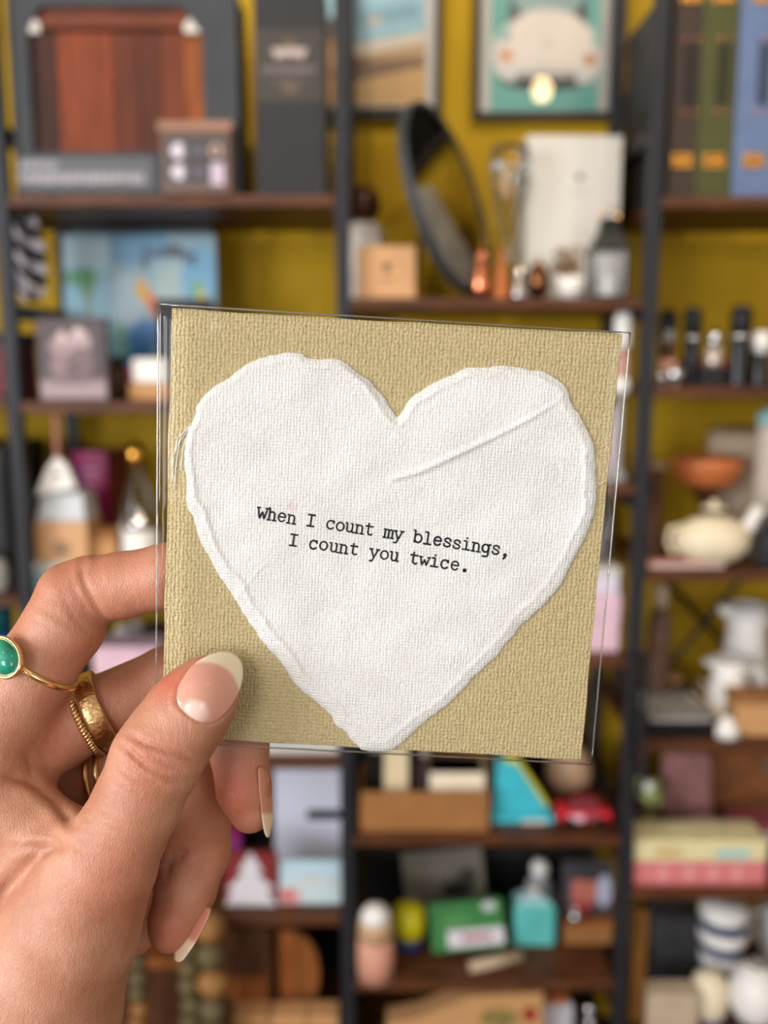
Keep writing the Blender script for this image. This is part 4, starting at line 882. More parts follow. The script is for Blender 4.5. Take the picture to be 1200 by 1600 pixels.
book('blue grey book standing behind the two picture books', 114, 332, 326, 1.845, z, .02, None, K['bluegrey'], rx=-.02)
def sepia(s, t):
    p = Pic(s, t, (66, 48, 52)).rect(0, 1, 0, .24, (160, 138, 144), .08).ell(.34, .66, .17, .13, (158, 132, 134)).ell(.62, .72, .17, .16, (172, 148, 152)).ell(.32, .42, .16, .16, (136, 110, 114)).ell(.64, .46, .18, .2, (112, 88, 94)).ell(.36, .78, .07, .07, (206, 184, 184)).ell(.6, .83, .07, .07, (206, 186, 186)).ell(.5, .36, .1, .12, (96, 72, 78)).ell(.5, .24, .34, .05, (110, 86, 92)); return p.c
r, w_, h = carton('photo_block', 'sepia photograph of two people mounted on a small block', 'photograph', 58, 168, 496, 1.618, z, .018, M('dark_brown_edge', (74, 54, 54), .6)); panel('photograph', r, -w_/2+.003, w_/2-.003, .003, h-.003, -.0006, sepia, 56)
Y = 1.66; r, w_, h = put('soap_block', 'white soap bar on a tan wooden stand behind the photograph', 'soap', 200, 262, 560, Y, z); hz = Zv(600, Y)-z; MB().box(-w_/2, w_/2, 0, .06, 0, hz).build('stand', K['kraft'], r, bevel=.002); MB().box(-w_/2+.004, w_/2-.004, .004, .056, hz, h).build('soap_bar', K['ceramic'], r, bevel=.006)
Y = 1.72; r, w_, h = put('brown_jar', 'dark brown lidded jar beside the sepia photograph', 'jar', 170, 200, 556, Y, z); lath(r, 'jar_body', K['brownjar'], Y, z, [(14, 640), (15, 620), (15, 582), (12, 574), (0, 574)]); lath(r, 'lid', K['black'], Y, z, [(13, 574), (13, 558), (0, 556)])
r, w_, h = carton('dark_keepsake_box', 'near black box standing before the blue picture book', 'box', 246, 326, 468, 1.70, z, .05, K['jet'], lid=(.2, K['black']))
# striped scarf hanging under the top board
r = thing('striped_cloth', 'black and white striped cloth hanging at the left post', 'cloth', (Xu(36, 1.68, LZ[0]-.02), 1.68, Zv(470, 1.68)))
def scarf():
    s, t = np.meshgrid(np.linspace(0, 1, 40), np.linspace(0, 1, 60)); lft = np.interp(t, [0, .3, .6, 1], [.45, .05, 0, .1]); rgt = np.interp(t, [0, .2, .6, 1], [.75, .95, 1, .85]); H = LZ[0]-BT-Zv(470, 1.68)-.001; Wd = 64*px(1.68, 1.6)
    X = (lft+(rgt-lft)*s-.5)*Wd; V = np.stack([X, .012*np.sin(9*s+2*t), H*t], -1); q = np.sin(26*(s*.55+t*.9)+3*np.sin(4*s)); c = np.where(q[..., None] > .1, lin((196, 190, 198)), lin((30, 28, 32))); me = bpy.data.meshes.new('cloth')
    me.from_pydata(V.reshape(-1, 3).tolist(), [], [(j*40+i, j*40+i+1, (j+1)*40+i+1, (j+1)*40+i) for j in range(59) for i in range(39)]); a = me.attributes.new('print', 'FLOAT_COLOR', 'POINT'); a.data.foreach_set('color', np.concatenate([c.reshape(-1, 3), np.ones((2400, 1))], 1).astype(np.float32).ravel()); me.materials.append(Mprint('striped_weave', .9))
    o = bpy.data.objects.new('cloth_sheet', me); COL.objects.link(o); o.parent = r; o.modifiers.new('thick', 'SOLIDIFY').thickness = .003
scarf(); MB().tube([(0, .0, LZ[0]-BT-Zv(470, 1.68)-.012), (0, 0, LZ[0]-BT-Zv(470, 1.68))], .004, 8).build('hook', K['black'], r)

# --- left bay, third board
z = LZ[2]; Y = 1.635
r = thing('house_pendant', 'white triangular wooden pendant on a pink strap under the shelf', 'ornament', (Xu(85, Y, 1.25), Y, Zv(776, Y))); s = px(Y, 1.25); H = Zv(776, Y)
MB().prism([(-34*s, 0), (34*s, Zv(764, Y)-H), (18*s, Zv(724, Y)-H), (3*s, Zv(712, Y)-H), (-12*s, Zv(730, Y)-H)], 0, .016).build('pendant_body', K['ceramic'], r, bevel=.003); MB().tube([(3*s, -.001, Zv(742, Y)-H), (3*s, .0, Zv(741.5, Y)-H)], .006, 10).build('hole_rim', K['gold'], r)
MB().box(0, 7*s, .006, .009, Zv(714, Y)-H, LZ[1]-BT-H-.0005).build('strap', M('pink_leather', (196, 132, 112), .6), r)
def mag(s, t): p = Pic(s, t, (150, 30, 90)); [p.words(.25, .75, y_, .03, (196, 130, 160), i) for i, y_ in enumerate(np.linspace(.25, .85, 9))]; return p.ell(.2, .8, .15, .1, (110, 40, 96)).c
r, w_, h = carton('magenta_box', 'magenta carton with pale print on the third shelf', 'box', 112, 174, 706, 1.76, z, .08, K['maroon'], rz=-.25); panel('printed_front', r, -w_/2, w_/2, 0, h, -.0006, mag, 44)
Y = 1.70; r, w_, h = put('glass_bottle', 'clear glass bottle with a gold ball stopper beside the magenta box', 'bottle', 186, 246, 690, Y, z); lath(r, 'bottle_body', GLASS, Y, z, [(26, 945), (27, 930), (27, 800), (22, 770), (10, 745), (9, 728)]); lath(r, 'stopper', K['gold'], Y, z, [(8, 730), (14, 722), (15, 706), (8, 692), (0, 690)]); lath(r, 'bottle_label', K['white'], Y, z, [(27.6, 900), (27.6, 815)])
Y = 1.635; r, w_, h = carton('white_lidded_box', 'bluish white box under the kraft emblem box', 'box', 56, 128, 880, Y, z, .10, K['paleblue'], lid=(.3, K['white'])); zt = z+h+.002
def emblem(s, t): return Pic(s, t, (210, 162, 118)).ell(.5, .32, .16, .2, (110, 86, 66)).ell(.5, .32, .11, .14, (204, 158, 114)).ell(.5, .30, .07, .08, (60, 48, 40)).c
r, w_, h = carton('kraft_emblem_box', 'kraft box with a round emblem and a frosted lid', 'box', 56, 137, 816, 1.638, zt, .085, K['kraft']); panel('printed_front', r, -w_/2+.001, w_/2-.001, .001, h-.001, -.0006, emblem, 44); MB().taper(-w_/2+.002, w_/2-.002, .002, .083, h, h+.05, .86).build('frosted_lid', M('frosted_plastic', (196, 200, 206), .3), r, bevel=.003)
carton('kraft_card_box', 'plain kraft box between the emblem box and glass bottle', 'box', 138, 182, 832, 1.66, z, .07, K['kraft'], lid=(.15, K['kraft2']))
Y = 1.64; r, w_, h = put('white_ribbed_jar', 'white ribbed ceramic jar before the glass bottle', 'jar', 192, 250, 794, Y, z); lath(r, 'jar_body', K['ceramic'], Y, z, [(26, 945), (28, 920), (28, 836), (24, 826), (0, 826)], wob=lambda a, k: 1+.025*math.cos(14*a), seg=56); lath(r, 'lid', K['silver'], Y, z, [(25, 826), (25, 812), (8, 806), (8, 796), (0, 794)])
# --- left bay, fourth board, seen through the fingers
z = LZ[3]
carton('lilac_box', 'lilac box on the fourth shelf seen between the fingers', 'box', 150, 250, 1012, 1.64, z, .075, K['lilac'], lid=(.25, K['pink']))
Y = 1.79; r, w_, h = put('flower_vase', 'white blossoms with green leaves in a dark vase', 'vase', 185, 228, 970, Y, z); lath(r, 'vase_body', K['black'], Y, z, [(16, 1130), (20, 1080), (14, 1030), (16, 1012), (0, 1014)]); mb = MB(); [mb.ball((.022*math.cos(i*2.4)*(.4+.1*i % 1), .02*math.sin(i*2.4), Zv(998, Y)-z+.006*(i % 4)), .014) for i in range(9)]; mb.build('blossom', K['ceramic'], r, smooth=True); mb = MB(); [mb.ball((.034*math.cos(i*1.9), .03*math.sin(i*1.9), Zv(1008, Y)-z), .013, .013, .006) for i in range(7)]; mb.build('leaf', K['sage'], r, smooth=True)
Y = 1.75; r, w_, h = put('black_canister', 'black canister behind the lilac box', 'jar', 226, 266, 968, Y, z); lath(r, 'canister_body', K['black'], Y, z, [(18, 1140), (19, 1120), (19, 990), (0, 990)]); lath(r, 'lid', K['jet'], Y, z, [(20, 990), (20, 976), (0, 970)])
r, w_, h = carton('white_tray', 'white shallow tray on the shelf under the card', 'tray', 396, 530, 1166, 1.612, z, .16, K['white'], bev=.003, part='tray_base'); MB().box(-w_/2+.004, w_/2-.004, .006, .154, h, h+.004).build('tray_liner', K['paleblue'], r)

# --- left bay, fifth board
z = LZ[4]
r, w_, h = carton('white_card_pack', 'upright white card pack held with a black clip', 'stationery', 428, 532, 1192, 1.79, z, .02, K['paleblue'], rx=-.04); panel('printed_sheet', r, -w_/2, w_/2, 0, h, -.0006, lambda s, t: (lambda p: [p.words(.1, .9, y_, .012, (200, 202, 222), i) for i, y_ in enumerate((.12, .18, .24, .30, .36, .42))] and p)(Pic(s, t, (216, 218, 236))).c, 60)
MB().box(0, w_/2+.004, -.010, .0, h*.42, h*.50).build('clip', K['jet'], r)
def beach(s, t): return Pic(s, t, (188, 206, 214)).rect(0, 1, .6, 1, (176, 204, 222), .2).rect(0, .3, 0, .35, (206, 160, 160), .06).ell(.75, .5, .05, .04, (200, 150, 110)).ell(.45, .6, .2, .05, (196, 190, 176)).ell(.12, .2, .08, .15, (198, 96, 96)).c
r, w_, h = carton('seaside_card', 'pale blue seaside card with red marks, leaning at the shelf edge', 'card', 436, 548, 1352, 1.625, z, .012, K['paleblue'], rx=-.18); panel('printed_front', r, -w_/2, w_/2, 0, h, -.0006, beach, 44)
def tree_white(s, t): return Pic(s, t, (120, 40, 40)).poly([(.5, 1.0), (.75, .62), (.62, .62), (.95, .3), (.8, .28), (1, .0), (0, 0), (.15, .28), (.05, .3), (.36, .62), (.25, .62)], (206, 204, 212)).c
r, w_, h = carton('tree_notebook', 'dark red notebook with a white tree shape', 'notebook', 350, 432, 1338, 1.62, z, .014, K['maroon'], rx=-.12); panel('printed_front', r, -w_/2, w_/2, 0, h, -.0006, tree_white, 44)
carton('purple_box', 'purple box behind the dark red tree notebook', 'box', 340, 376, 1296, 1.76, z, .05, M('purple_card', (140, 50, 120), .5), lid=(.2, K['magenta']))
carton('black_backing_crate', 'black crate at the back of the shelf behind the white card pack', 'crate', 376, 536, 1215, 1.845, z, .03, K['jet'], lid=(.1, K['black']))
# --- left bay, lowest board
z = LZ[5]
carton('black_bin', 'black storage bin at the back of the lowest left shelf', 'bin', 300, 540, 1432, 1.83, z, .04, K['jet'], lid=(.1, K['black']))
Y = 1.66; r, w_, h = carton('slatted_crate', 'dark brown wooden crate with a lighter slatted front', 'crate', 346, 426, 1452, Y, z, .12, K['darkwood']); 
for i in range(7): MB().box(-w_*.38+w_*.11*i, -w_*.38+w_*.11*i+w_*.08, -.003, 0, h*.28, h*.52).build('slat', K['wood'], r)
Y = 1.67; r, w_, h = put('arched_board', 'honey wooden board with a half round side in a black stand', 'wooden board', 436, 508, 1456, Y, z); s = px(Y, z); MB().box(-w_/2, -w_/2+.034, 0, .02, .012, h).build('board_strip', K['wood'], r, bevel=.002); c0 = -w_/2+.035
MB().prism([(c0, .012+(h-.012)*.05)]+[(c0+.042*math.sin(t), .012+(h-.012)*(.5-.45*math.cos(t))) for t in np.linspace(.05, math.pi-.05, 16)]+[(c0, .012+(h-.012)*.95)], .004, .018).build('half_round', M('toffee_wood', (140, 84, 40), .5), r); MB().box(-w_/2-.004, w_/2+.004, -.006, .05, 0, .012).build('stand', K['jet'], r)
for i, (a, b, t) in enumerate(((366, 418, 'before the slatted crate'), (424, 478, 'before the arched board'), (482, 528, 'beside the middle post'))): carton('kraft_gift_carton', 'kraft carton on the lowest shelf %s' % t, 'box', a, b, 1590, 1.605, z, .045, K['kraft2'], lid=(.3, K['kraft']), group='kraft cartons on the lowest left shelf')
carton('brown_crate', 'brown wooden crate behind the hanging bead strings', 'crate', 150, 292, 1500, 1.66, z, .14, K['darkwood'], lid=(.12, K['wood']))
carton('red_tin', 'small red tin beside the hanging bead strings', 'tin', 288, 318, 1584, 1.61, z, .04, K['red'], lid=(.3, K['maroon']))
# wooden bead strings hanging before the shelf edge
def beads(label, u, v0, v1, Y, rpx, mats, seed):
    rr = random.Random(seed); top = Zv(v0, Y); s = px(Y, .35)*rpx; r = thing('bead_garland', label, 'garland', (Xu(u, Y, .35), Y, Zv(v1, Y)), group='bead strings hung from the left shelf'); H = top-Zv(v1, Y)
    MB().tube([(0, 0, 0), (0, 0, H)], .0015, 6).build('string', K['beige'], r); zz = s
    while zz < H: k = rr.uniform(.85, 1.08); MB().ball((rr.uniform(-.003, .003), 0, zz), s*k, s*k, s*.92, 16, 10).build('bead', K[rr.choice(mats)], r, smooth=True); zz += s*1.85
    return r
beads('string of large olive and tan wooden beads before the slatted crate', 332, 1426, 1640, 1.548, 25, ('olivebead', 'tanbead', 'olivebead'), 2)
beads('string of smaller dull olive wooden beads beside the large beads', 296, 1430, 1640, 1.555, 17, ('olivebead', 'olivebead'), 3)
beads('string of small tan and olive beads nearest the wrist', 214, 1430, 1640, 1.555, 15, ('tanbead', 'olivebead'), 4)

# --- far left bay, mostly hidden
carton('black_crate', 'black crate beyond the left post', 'crate', -120, 10, 700, 1.64, FZ[2], .2, K['black'], lid=(.15, K['jet'])); 
Y = 1.63; r, w_, h = put('blue_vase', 'tall bright blue vase with a teal rim beyond the left post', 'vase', -40, 26, 940, Y, FZ[3]); lath(r, 'vase_body', K['blue'], Y, FZ[3], [(20, 1250), (24, 1240), (30, 1150), (33, 985), (0, 985)]); lath(r, 'rim', M('teal_glaze', (24, 96, 108), .3), Y, FZ[3], [(33, 985), (34, 960), (30, 942), (0, 950)])
carton('dark_red_box', 'dark red box beyond the left post', 'box', -90, 8, 520, 1.63, FZ[1], .15, K['maroon'], lid=(.2, K['black']))
Y = 1.62; r, w_, h = put('grey_ball_jar', 'grey round jar before the black crate', 'jar', -16, 14, 860, Y, FZ[2]); lath(r, 'jar_body', K['grey'], Y, FZ[2], [(8, 935), (14, 920), (15, 895), (8, 872), (0, 872)]); lath(r, 'lid', K['black'], Y, FZ[2], [(7, 872), (7, 862), (0, 860)])

# --- centre bay, second and third boards (beside the card)
z = CZ[1]; Y = 1.625
r, w_, h = put('candlestick', 'white and pink turned candlestick beside the right post', 'candlestick', 956, 982, 488, Y, z)
lath(r, 'cup', K['ceramic'], Y, z, [(8, 548), (13, 540), (14, 500), (10, 488), (0, 492)]); lath(r, 'shaft', M('dusty_pink_glaze', (186, 136, 122), .35), Y, z, [(10, 594), (13, 585), (12, 560), (8, 548), (0, 548)]); lath(r, 'ball', K['ceramic'], Y, z, [(5, 618), (14, 612), (15, 602), (13, 592), (5, 586), (0, 586)]); lath(r, 'foot', K['grey'], Y, z, [(16, 752), (16, 744), (6, 730), (5, 618), (0, 618)])
r, w_, h = put('lilac_bag', 'pale lilac paper bag between card and right post', 'paper bag', 920, 966, 640, 1.66, z); MB().taper(-w_/2, w_/2, 0, .05, 0, h, .92, .5).build('bag_body', K['lilac'], r, bevel=.002); MB().tube([(-.012, .024, h-.004), (-.010, .024, h+.02), (.010, .024, h+.02), (.012, .024, h-.004)], .0015, 6).build('handle', K['white'], r)
z = CZ[2]
r, w_, h = carton('pink_box', 'pale pink lidded box beside the right post', 'box', 896, 968, 932, 1.62, z, .09, K['pink'], lid=(.45, K['pink'])); carton('white_soap_carton', 'white lavender carton on top of the pale pink box', 'box', 908, 968, 888, 1.625, z+h+.0015, .06, M('lavender_white', (222, 214, 232), .5), lid=(.3, K['white']))
Y = 1.735; r, w_, h = put('patterned_tin', 'grey and silver patterned tin behind the pink box', 'tin', 904, 952, 772, Y, z); lath(r, 'tin_body', M('grey_pattern', (128, 126, 130), .4, var=.5, scale=90), Y, z, [(24, 1020), (24, 790), (0, 790)]); lath(r, 'lid', K['silver'], Y, z, [(25, 800), (25, 776), (0, 774)])

# --- centre bay, fourth board
z = CZ[3]; Y = 1.606
r, w_, h = put('kraft_tray', 'open kraft tray holding small books', 'tray', 562, 764, 1238, Y, z); t = .004; D = .12
for nm, bx in (('front_wall', (-w_/2, w_/2, 0, t, 0, h)), ('back_wall', (-w_/2, w_/2, D-t, D, 0, h)), ('side_wall', (-w_/2, -w_/2+t, t, D-t, 0, h)), ('side_wall', (w_/2-t, w_/2, t, D-t, 0, h)), ('tray_floor', (-w_/2+t, w_/2-t, t, D-t, 0, t))): MB().box(*bx).build(nm, K['kraft2'], r, bevel=.001)
zt = z+t+.001; Y = 1.64
def tome(label, a, b, v0, mat, d=.07, Y=Y, ry=0): 
    r, w_, h = put('small_book', label, 'book', a, b, v0, Y, zt, ry=ry, group='small books in the kraft tray'); MB().box(-w_/2, w_/2, 0, d, 0, h).build('cover', mat, r, bevel=.002); MB().box(-w_/2+.002, w_/2-.002, .004, d-.002, h-.002, h+.001).build('pages', K['white'], r)
tome('slim black book in the kraft tray', 576, 597, 1176, K['jet']); tome('thick cream book standing in the kraft tray', 600, 638, 1172, M('cream_linen', (214, 198, 164), .8)); tome('dark brown book leaning in the kraft tray', 646, 664, 1182, M('dark_plum', (52, 36, 36), .6), ry=.08)
r, w_, h = carton('white_stack', 'white and sage stationery block lying in the kraft tray', 'stationery', 672, 756, 1208, 1.635, zt, .07, M('sage_card', (176, 184, 160), .7)); MB().box(-w_/2-.001, w_/2+.001, -.001, .071, h*.35, h).build('sheets', M('cream_paper', (232, 218, 196), .7), r)
carton('tan_backing_box', 'tan box standing behind the kraft tray', 'box', 668, 764, 1168, 1.745, z, .05, K['kraft'], lid=(.2, K['kraft2']))
carton('black_back_crate', 'black crate behind the kraft tray and its small books', 'crate', 560, 664, 1150, 1.80, z, .06, K['jet'], lid=(.1, K['black']))
Y = 1.63; r, w_, h = put('turquoise_toy', 'turquoise wedge shaped toy with a yellow top edge', 'toy', 768, 872, 1196, Y, z); hb = Zv(1278, Y)-z
MB().box(-w_/2, w_/2*.95, 0, .06, 0, hb).build('base', K['teal'], r, bevel=.006); MB().prism([(-w_/2+.004, hb), (w_/2*.72, hb), (w_/2*.70, hb+.014), (-w_*.12, h), (-w_/2+.012, h)], .008, .05).build('slope', K['teal'], r, bevel=.004); MB().prism([(w_/2*.72, hb+.012), (w_/2*.74, hb+.02), (-w_*.10, h+.006), (-w_*.28, h+.006), (-w_*.28, h), (-w_*.12, h)], .012, .046).build('top_edge', K['yellow'], r); MB().box(-.004, .04, -.0015, 0, hb*.2, hb*.7).build('badge', K['white'], r)
Y = 1.79; r, w_, h = put('beige_egg', 'smooth beige egg shaped vase behind the red toy car', 'vase', 852, 926, 1160, Y, z); lath(r, 'vase_body', M('beige_glaze', (206, 170, 140), .35), Y, z, [(20, 1256), (32, 1240), (37, 1210), (32, 1184), (18, 1166), (0, 1162)]); lath(r, 'foot', K['kraft2'], Y, z, [(22, 1262), (22, 1252), (0, 1252)])
Y = 1.62; r, w_, h = put('toy_car', 'small red toy car with white lettering', 'toy car', 872, 958, 1250, Y, z); s = w_
MB().box(-s/2, s/2, 0, .05, .008, h*.55).build('car_body', K['red'], r, bevel=.006); MB().taper(-s*.28, s*.30, .004, .046, h*.55, h, .7).build('cab', M('dark_red_paint', (110, 18, 30), .3), r, bevel=.003); MB().box(-s*.30, -s*.02, -.001, 0, h*.22, h*.45).build('lettering', K['pink'], r); MB().box(s*.05, s*.20, -.001, 0, h*.25, h*.5).build('lamp', K['silver'], r)
for a in (-.3, .3): MB().tube([(a*s, -.003, .010), (a*s, .005, .010)], .010, 14).build('wheel', K['jet'], r)
carton('black_wicker_box', 'black lidded box at the back behind the turquoise toy', 'box', 780, 900, 1075, 1.84, CZ[3], .035, K['jet'], lid=(.15, K['black']))
# --- centre bay, fifth board
z = CZ[4]
carton('black_deep_crate', 'black crate at the back of the shelf with the yellow capped bottle', 'crate', 568, 905, 1330, 1.852, z, .025, K['jet'], lid=(.1, K['black']))
Y = Yof(1541, z)+.03; r, w_, h = put('peach_bottle', 'rounded peach and cream wax bottle at the shelf edge', 'bottle', 557, 616, 1416, Y, z); lath(r, 'bottle_body', K['peach'], Y, z, [(22, 1560), (28, 1530), (29, 1500), (28, 1462), (0, 1462)]); lath(r, 'shoulder', M('tan_wax', (196, 160, 122), .5), Y, z, [(28, 1463), (27, 1446), (25, 1436), (0, 1436)]); lath(r, 'cap', K['ceramic'], Y, z, [(25, 1438), (21, 1424), (12, 1416), (0, 1414)])
Y = 1.70; r, w_, h = put('yellow_cap_bottle', 'navy bottle with a bright yellow cap', 'bottle', 614, 664, 1412, Y, z); lath(r, 'bottle_body', K['navy'], Y, z, [(22, 1530), (24, 1500), (24, 1458), (0, 1458)]); lath(r, 'cap', K['yellow'], Y, z, [(25, 1458), (26, 1440), (24, 1420), (14, 1412), (0, 1411)]); lath(r, 'label', K['grey'], Y, z, [(24.6, 1500), (24.6, 1482)])
def slate(s, t): return Pic(s, t, (116, 110, 100)).ell(.65, .35, .2, .15, (52, 48, 46)).ell(.8, .55, .12, .14, (66, 62, 58)).ell(.3, .7, .3, .12, (128, 122, 110)).rect(0, 1, 0, .1, (84, 78, 70), .04).c
Y = 1.80; r, w_, h = carton('slate_picture', 'grey landscape picture leaning behind the green packet', 'picture', 636, 762, 1338, Y, z, .012, K['stone'], rx=-.06, rz=.0, ry=-.10); panel('picture_face', r, -w_/2, w_/2, 0, h, -.0006, slate, 44)
def packet(s, t): return Pic(s, t, (52, 120, 60)).rect(.22, .98, .06, .42, (206, 202, 212)).words(.42, .82, .25, .16, (150, 70, 90), 4).ell(.82, .86, .10, .10, (190, 198, 200)).ell(.35, .62, .2, .1, (84, 140, 84)).c
Y = 1.66; r, w_, h = carton('green_packet', 'green packet with a white label, tipped back', 'packet', 676, 792, 1430, Y, z, .03, K['green'], rx=-.3, ry=-.1); panel('packet_front', r, -w_/2, w_/2, 0, h, -.0006, packet, 60)
Y = 1.70; r, w_, h = put('aqua_bottle', 'square bottle of aqua soap with a clear shoulder', 'bottle', 802, 868, 1408, Y, z); MB().box(-w_/2, w_/2, -.01, .05, 0, h*.92).build('bottle_body', K['aqua'], r, bevel=.008); MB().taper(-w_/2+.006, w_/2-.006, -.004, .044, h*.92, h*1.04, .6).build('shoulder', M('clear_blue_plastic', (170, 214, 222), .1), r, bevel=.003); MB().box(-.010, .010, .01, .03, h*1.04, h*1.2).build('cap', K['white'], r, bevel=.002)
Y = 1.80; r, w_, h = put('white_figurine', 'grey white figurine standing behind the aqua soap bottle', 'figurine', 816, 870, 1344, Y, z); lath(r, 'robe', M('grey_white_glaze', (190, 188, 200), .4), Y, z, [(26, 1500), (24, 1440), (26, 1400), (18, 1376), (8, 1368), (0, 1368)]); lath(r, 'head', K['ceramic'], Y, z, [(0, 1370), (12, 1366), (15, 1356), (10, 1346), (0, 1344)])
def face(s, t): return Pic(s, t, (70, 66, 72)).ell(.45, .45, .26, .36, (190, 112, 100)).ell(.55, .80, .40, .16, (64, 62, 66)).ell(.85, .45, .16, .3, (176, 180, 202)).ell(.4, .15, .2, .12, (170, 70, 70)).c
r, w_, h = carton('brown_wood_block', 'brown wooden block under the photo card', 'block', 882, 956, 1440, 1.70, z, .07, K['kraft2'], lid=(.2, K['wood'])); zt = z+h+.0016
r, w_, h = carton('photo_card', 'dark photo card with a pink shape standing on the brown block', 'card', 878, 956, 1348, 1.72, zt, .006, K['slate'], rx=-.03); panel('photo', r, -w_/2, w_/2, 0, h, -.0006, face, 44); Y = 1.70
r, w_, h = put('silver_bead_jar', 'tiny silver jar at the foot of the photo card', 'jar', 890, 906, 1420, 1.685, zt); lath(r, 'jar_body', K['silver'], 1.685, zt, [(7, 1442), (8, 1434), (5, 1424), (0, 1424)]); lath(r, 'knob', K['ceramic'], 1.685, zt, [(3, 1424), (4, 1421), (0, 1418)])
Y = 1.62; p0, p1 = at(735, 1560, Y), at(815, 1524, Y); r = thing('rolled_paper', 'roll of pale kraft paper lying across the lower shelf edge', 'paper roll', (at(775, 1542, Y).x, Y, z)); MB().tube([(-.05, -.004, .0105), (.05, .03, .0105)], .010, 14).build('roll', K['beige'], r, smooth=True); MB().tube([(-.051, -.0044, .0105), (-.0502, -.0041, .0105)], .006, 12).build('core', K['kraft2'], r)
# --- centre bay, lowest board
z = CZ[5]
def bagp(s, t): p = Pic(s, t, (206, 156, 104)).ell(.88, .82, .05, .10, (150, 40, 36)); rr = np.random.default_rng(8); [p.ell(.68+rr.uniform(-.1, .1), .8+rr.uniform(-.12, .12), .016, .03, (120, 112, 66)) for _ in range(24)]; return p.c
Y = 1.615; r, w_, h = put('kraft_bag', 'kraft paper bag with a red seal and green print', 'paper bag', 604, 848, 1552, Y, z); MB().prism([(-w_/2, 0), (w_/2, 0), (w_/2, h), (w_*.05, h*.96), (-w_*.28, h*.70), (-w_/2, h*.62)], 0, .05).build('bag_body', K['kraft'], r, bevel=.002); panel('bag_print', r, 0, w_/2-.002, .004, h*.95, -.0006, lambda s, t: (lambda p: p)(Pic(s, t, (200, 152, 102))).ell(.84, .78, .09, .10, (150, 40, 36)).ell(.45, .72, .26, .14, (150, 128, 76)).ell(.5, .72, .07, .06, (112, 108, 62)).ell(.3, .76, .06, .05, (112, 108, 62)).c, 50)
Y = 1.64; r, w_, h = put('speckled_bag', 'white speckled bag with a brown twist top', 'paper bag', 840, 900, 1580, Y, z); MB().taper(-w_/2, w_/2, 0, .06, 0, h, .9, .4).build('bag_body', M('white_speckle', (190, 186, 194), .8, var=.35, scale=130), r, bevel=.003); MB().taper(-w_*.22, w_*.22, .018, .042, h, h+.018, 1.4).build('twist_top', K['amber'], r)
Y = 1.63; r, w_, h = put('dark_glass_jar', 'dark glass jar with two silver balls added as glints in the corner', 'jar', 902, 938, 1556, Y, z); lath(r, 'jar_body', K['blackgloss'], Y, z, [(16, 1690), (18, 1660), (18, 1606), (0, 1606)]); MB().ball((0, -.005, Zv(1594, Y)-z), .012).build('ball', K['silver'], r, smooth=True); MB().ball((-.002, -.004, Zv(1574, Y)-z), .012).build('ball', K['silver'], r, smooth=True)  # silver balls stand in for two blurred glints on the dark glass

# --- right bay, top board: box files with brass fittings
z = RZ[0]
r, w_, h = carton('black_display_box', 'deep black box at the end of the box files', 'box', 1037, 1045, -20, 1.615, z, .25, K['black'], lid=(.1, K['jet']))
for (a, b, col, nm, e) in ((1049, 1092, (62, 50, 44), 'dark brown', 0), (1093, 1149, (72, 74, 40), 'olive green', 0), (1151, 1216, (96, 114, 150), 'dusty blue', 0)):
    Y = 1.606; r, w_, h = carton('box_file', '%s box file with brass rivets and gold emblem' % nm, 'box file', a, b, -20, Y, z, .22, M('cloth_'+nm.replace(' ', '_'), col, .7)); c = .10*w_
    MB().box(c-.008, c+.012, -.0015, 0, Zv(165, Y)-z, Zv(68, Y)-z).build('finger_slot', M('slot_'+nm.replace(' ', '_'), tuple(int(x*.55) for x in col), .6), r)
    for v in (62, 176):
        for dx in (-.006, .012): MB().ball((c+dx, -.001, Zv(v, Y)-z), .0035).build('rivet', K['copper'], r, smooth=True)
    mb = MB(); [mb.ball((-.014+.007*i, -.001, Zv(252, Y)-z+.008*(j-1)), .0042, .003, .0042, 10, 6) for i in range(5) for j in range(3)]; mb.build('emblem', K['gold'], r, smooth=True)
    mb = MB(); [mb.ball((-.012+.007*i, -.001, Zv(2, Y)-z+.006*j), .0042, .003, .0042, 10, 6) for i in range(5) for j in range(2)]; mb.build('top_emblem', K['gold'], r, smooth=True)
# --- right bay, second board: grinders and jars
z = RZ[1]
def grinder(label, u, rr_, v0, Y, m1, m2, grp=None):
    r, w_, h = put('spice_grinder', label, 'grinder', u-rr_, u+rr_, v0, Y, z, group=grp); d = v0; k = (604-d)
    lath(r, 'grinder_body', K[m1], Y, z, [(rr_, 620), (rr_, 600), (rr_*.92, d+.5*k), (rr_, d+.42*k), (0, d+.42*k)]); lath(r, 'collar', K['silver'], Y, z, [(rr_*1.02, d+.42*k), (rr_*1.02, d+.36*k), (0, d+.36*k)]); lath(r, 'head', K[m2], Y, z, [(rr_*.95, d+.36*k), (rr_, d+.2*k), (rr_*.9, d+.05*k), (rr_*.5, d), (0, d)])
grinder('tall glossy black grinder behind the orange red box', 1081, 15, 480, 1.68, 'blackgloss', 'blackgloss'); grinder('tall glossy black grinder with steel rings at the shelf edge', 1156, 17, 477, 1.63, 'blackgloss', 'blackgloss'); grinder('matt black grinder beside the right post', 1042, 15, 484, 1.74, 'black', 'black')
grinder('white topped grinder with a black base', 1188, 15, 518, 1.64, 'blackgloss', 'ceramic')
carton('orange_box', 'flat orange red box behind the black spice carton', 'box', 1072, 1138, 562, 1.70, z, .06, M('orange_red_card', (196, 74, 42), .5), lid=(.4, M('orange_card', (206, 92, 52), .5)))
r, w_, h = carton('spice_carton', 'low black carton under the silver shaker', 'box', 1094, 1138, 576, 1.635, z, .05, K['black'], lid=(.25, K['jet'])); zt = z+h+.0016
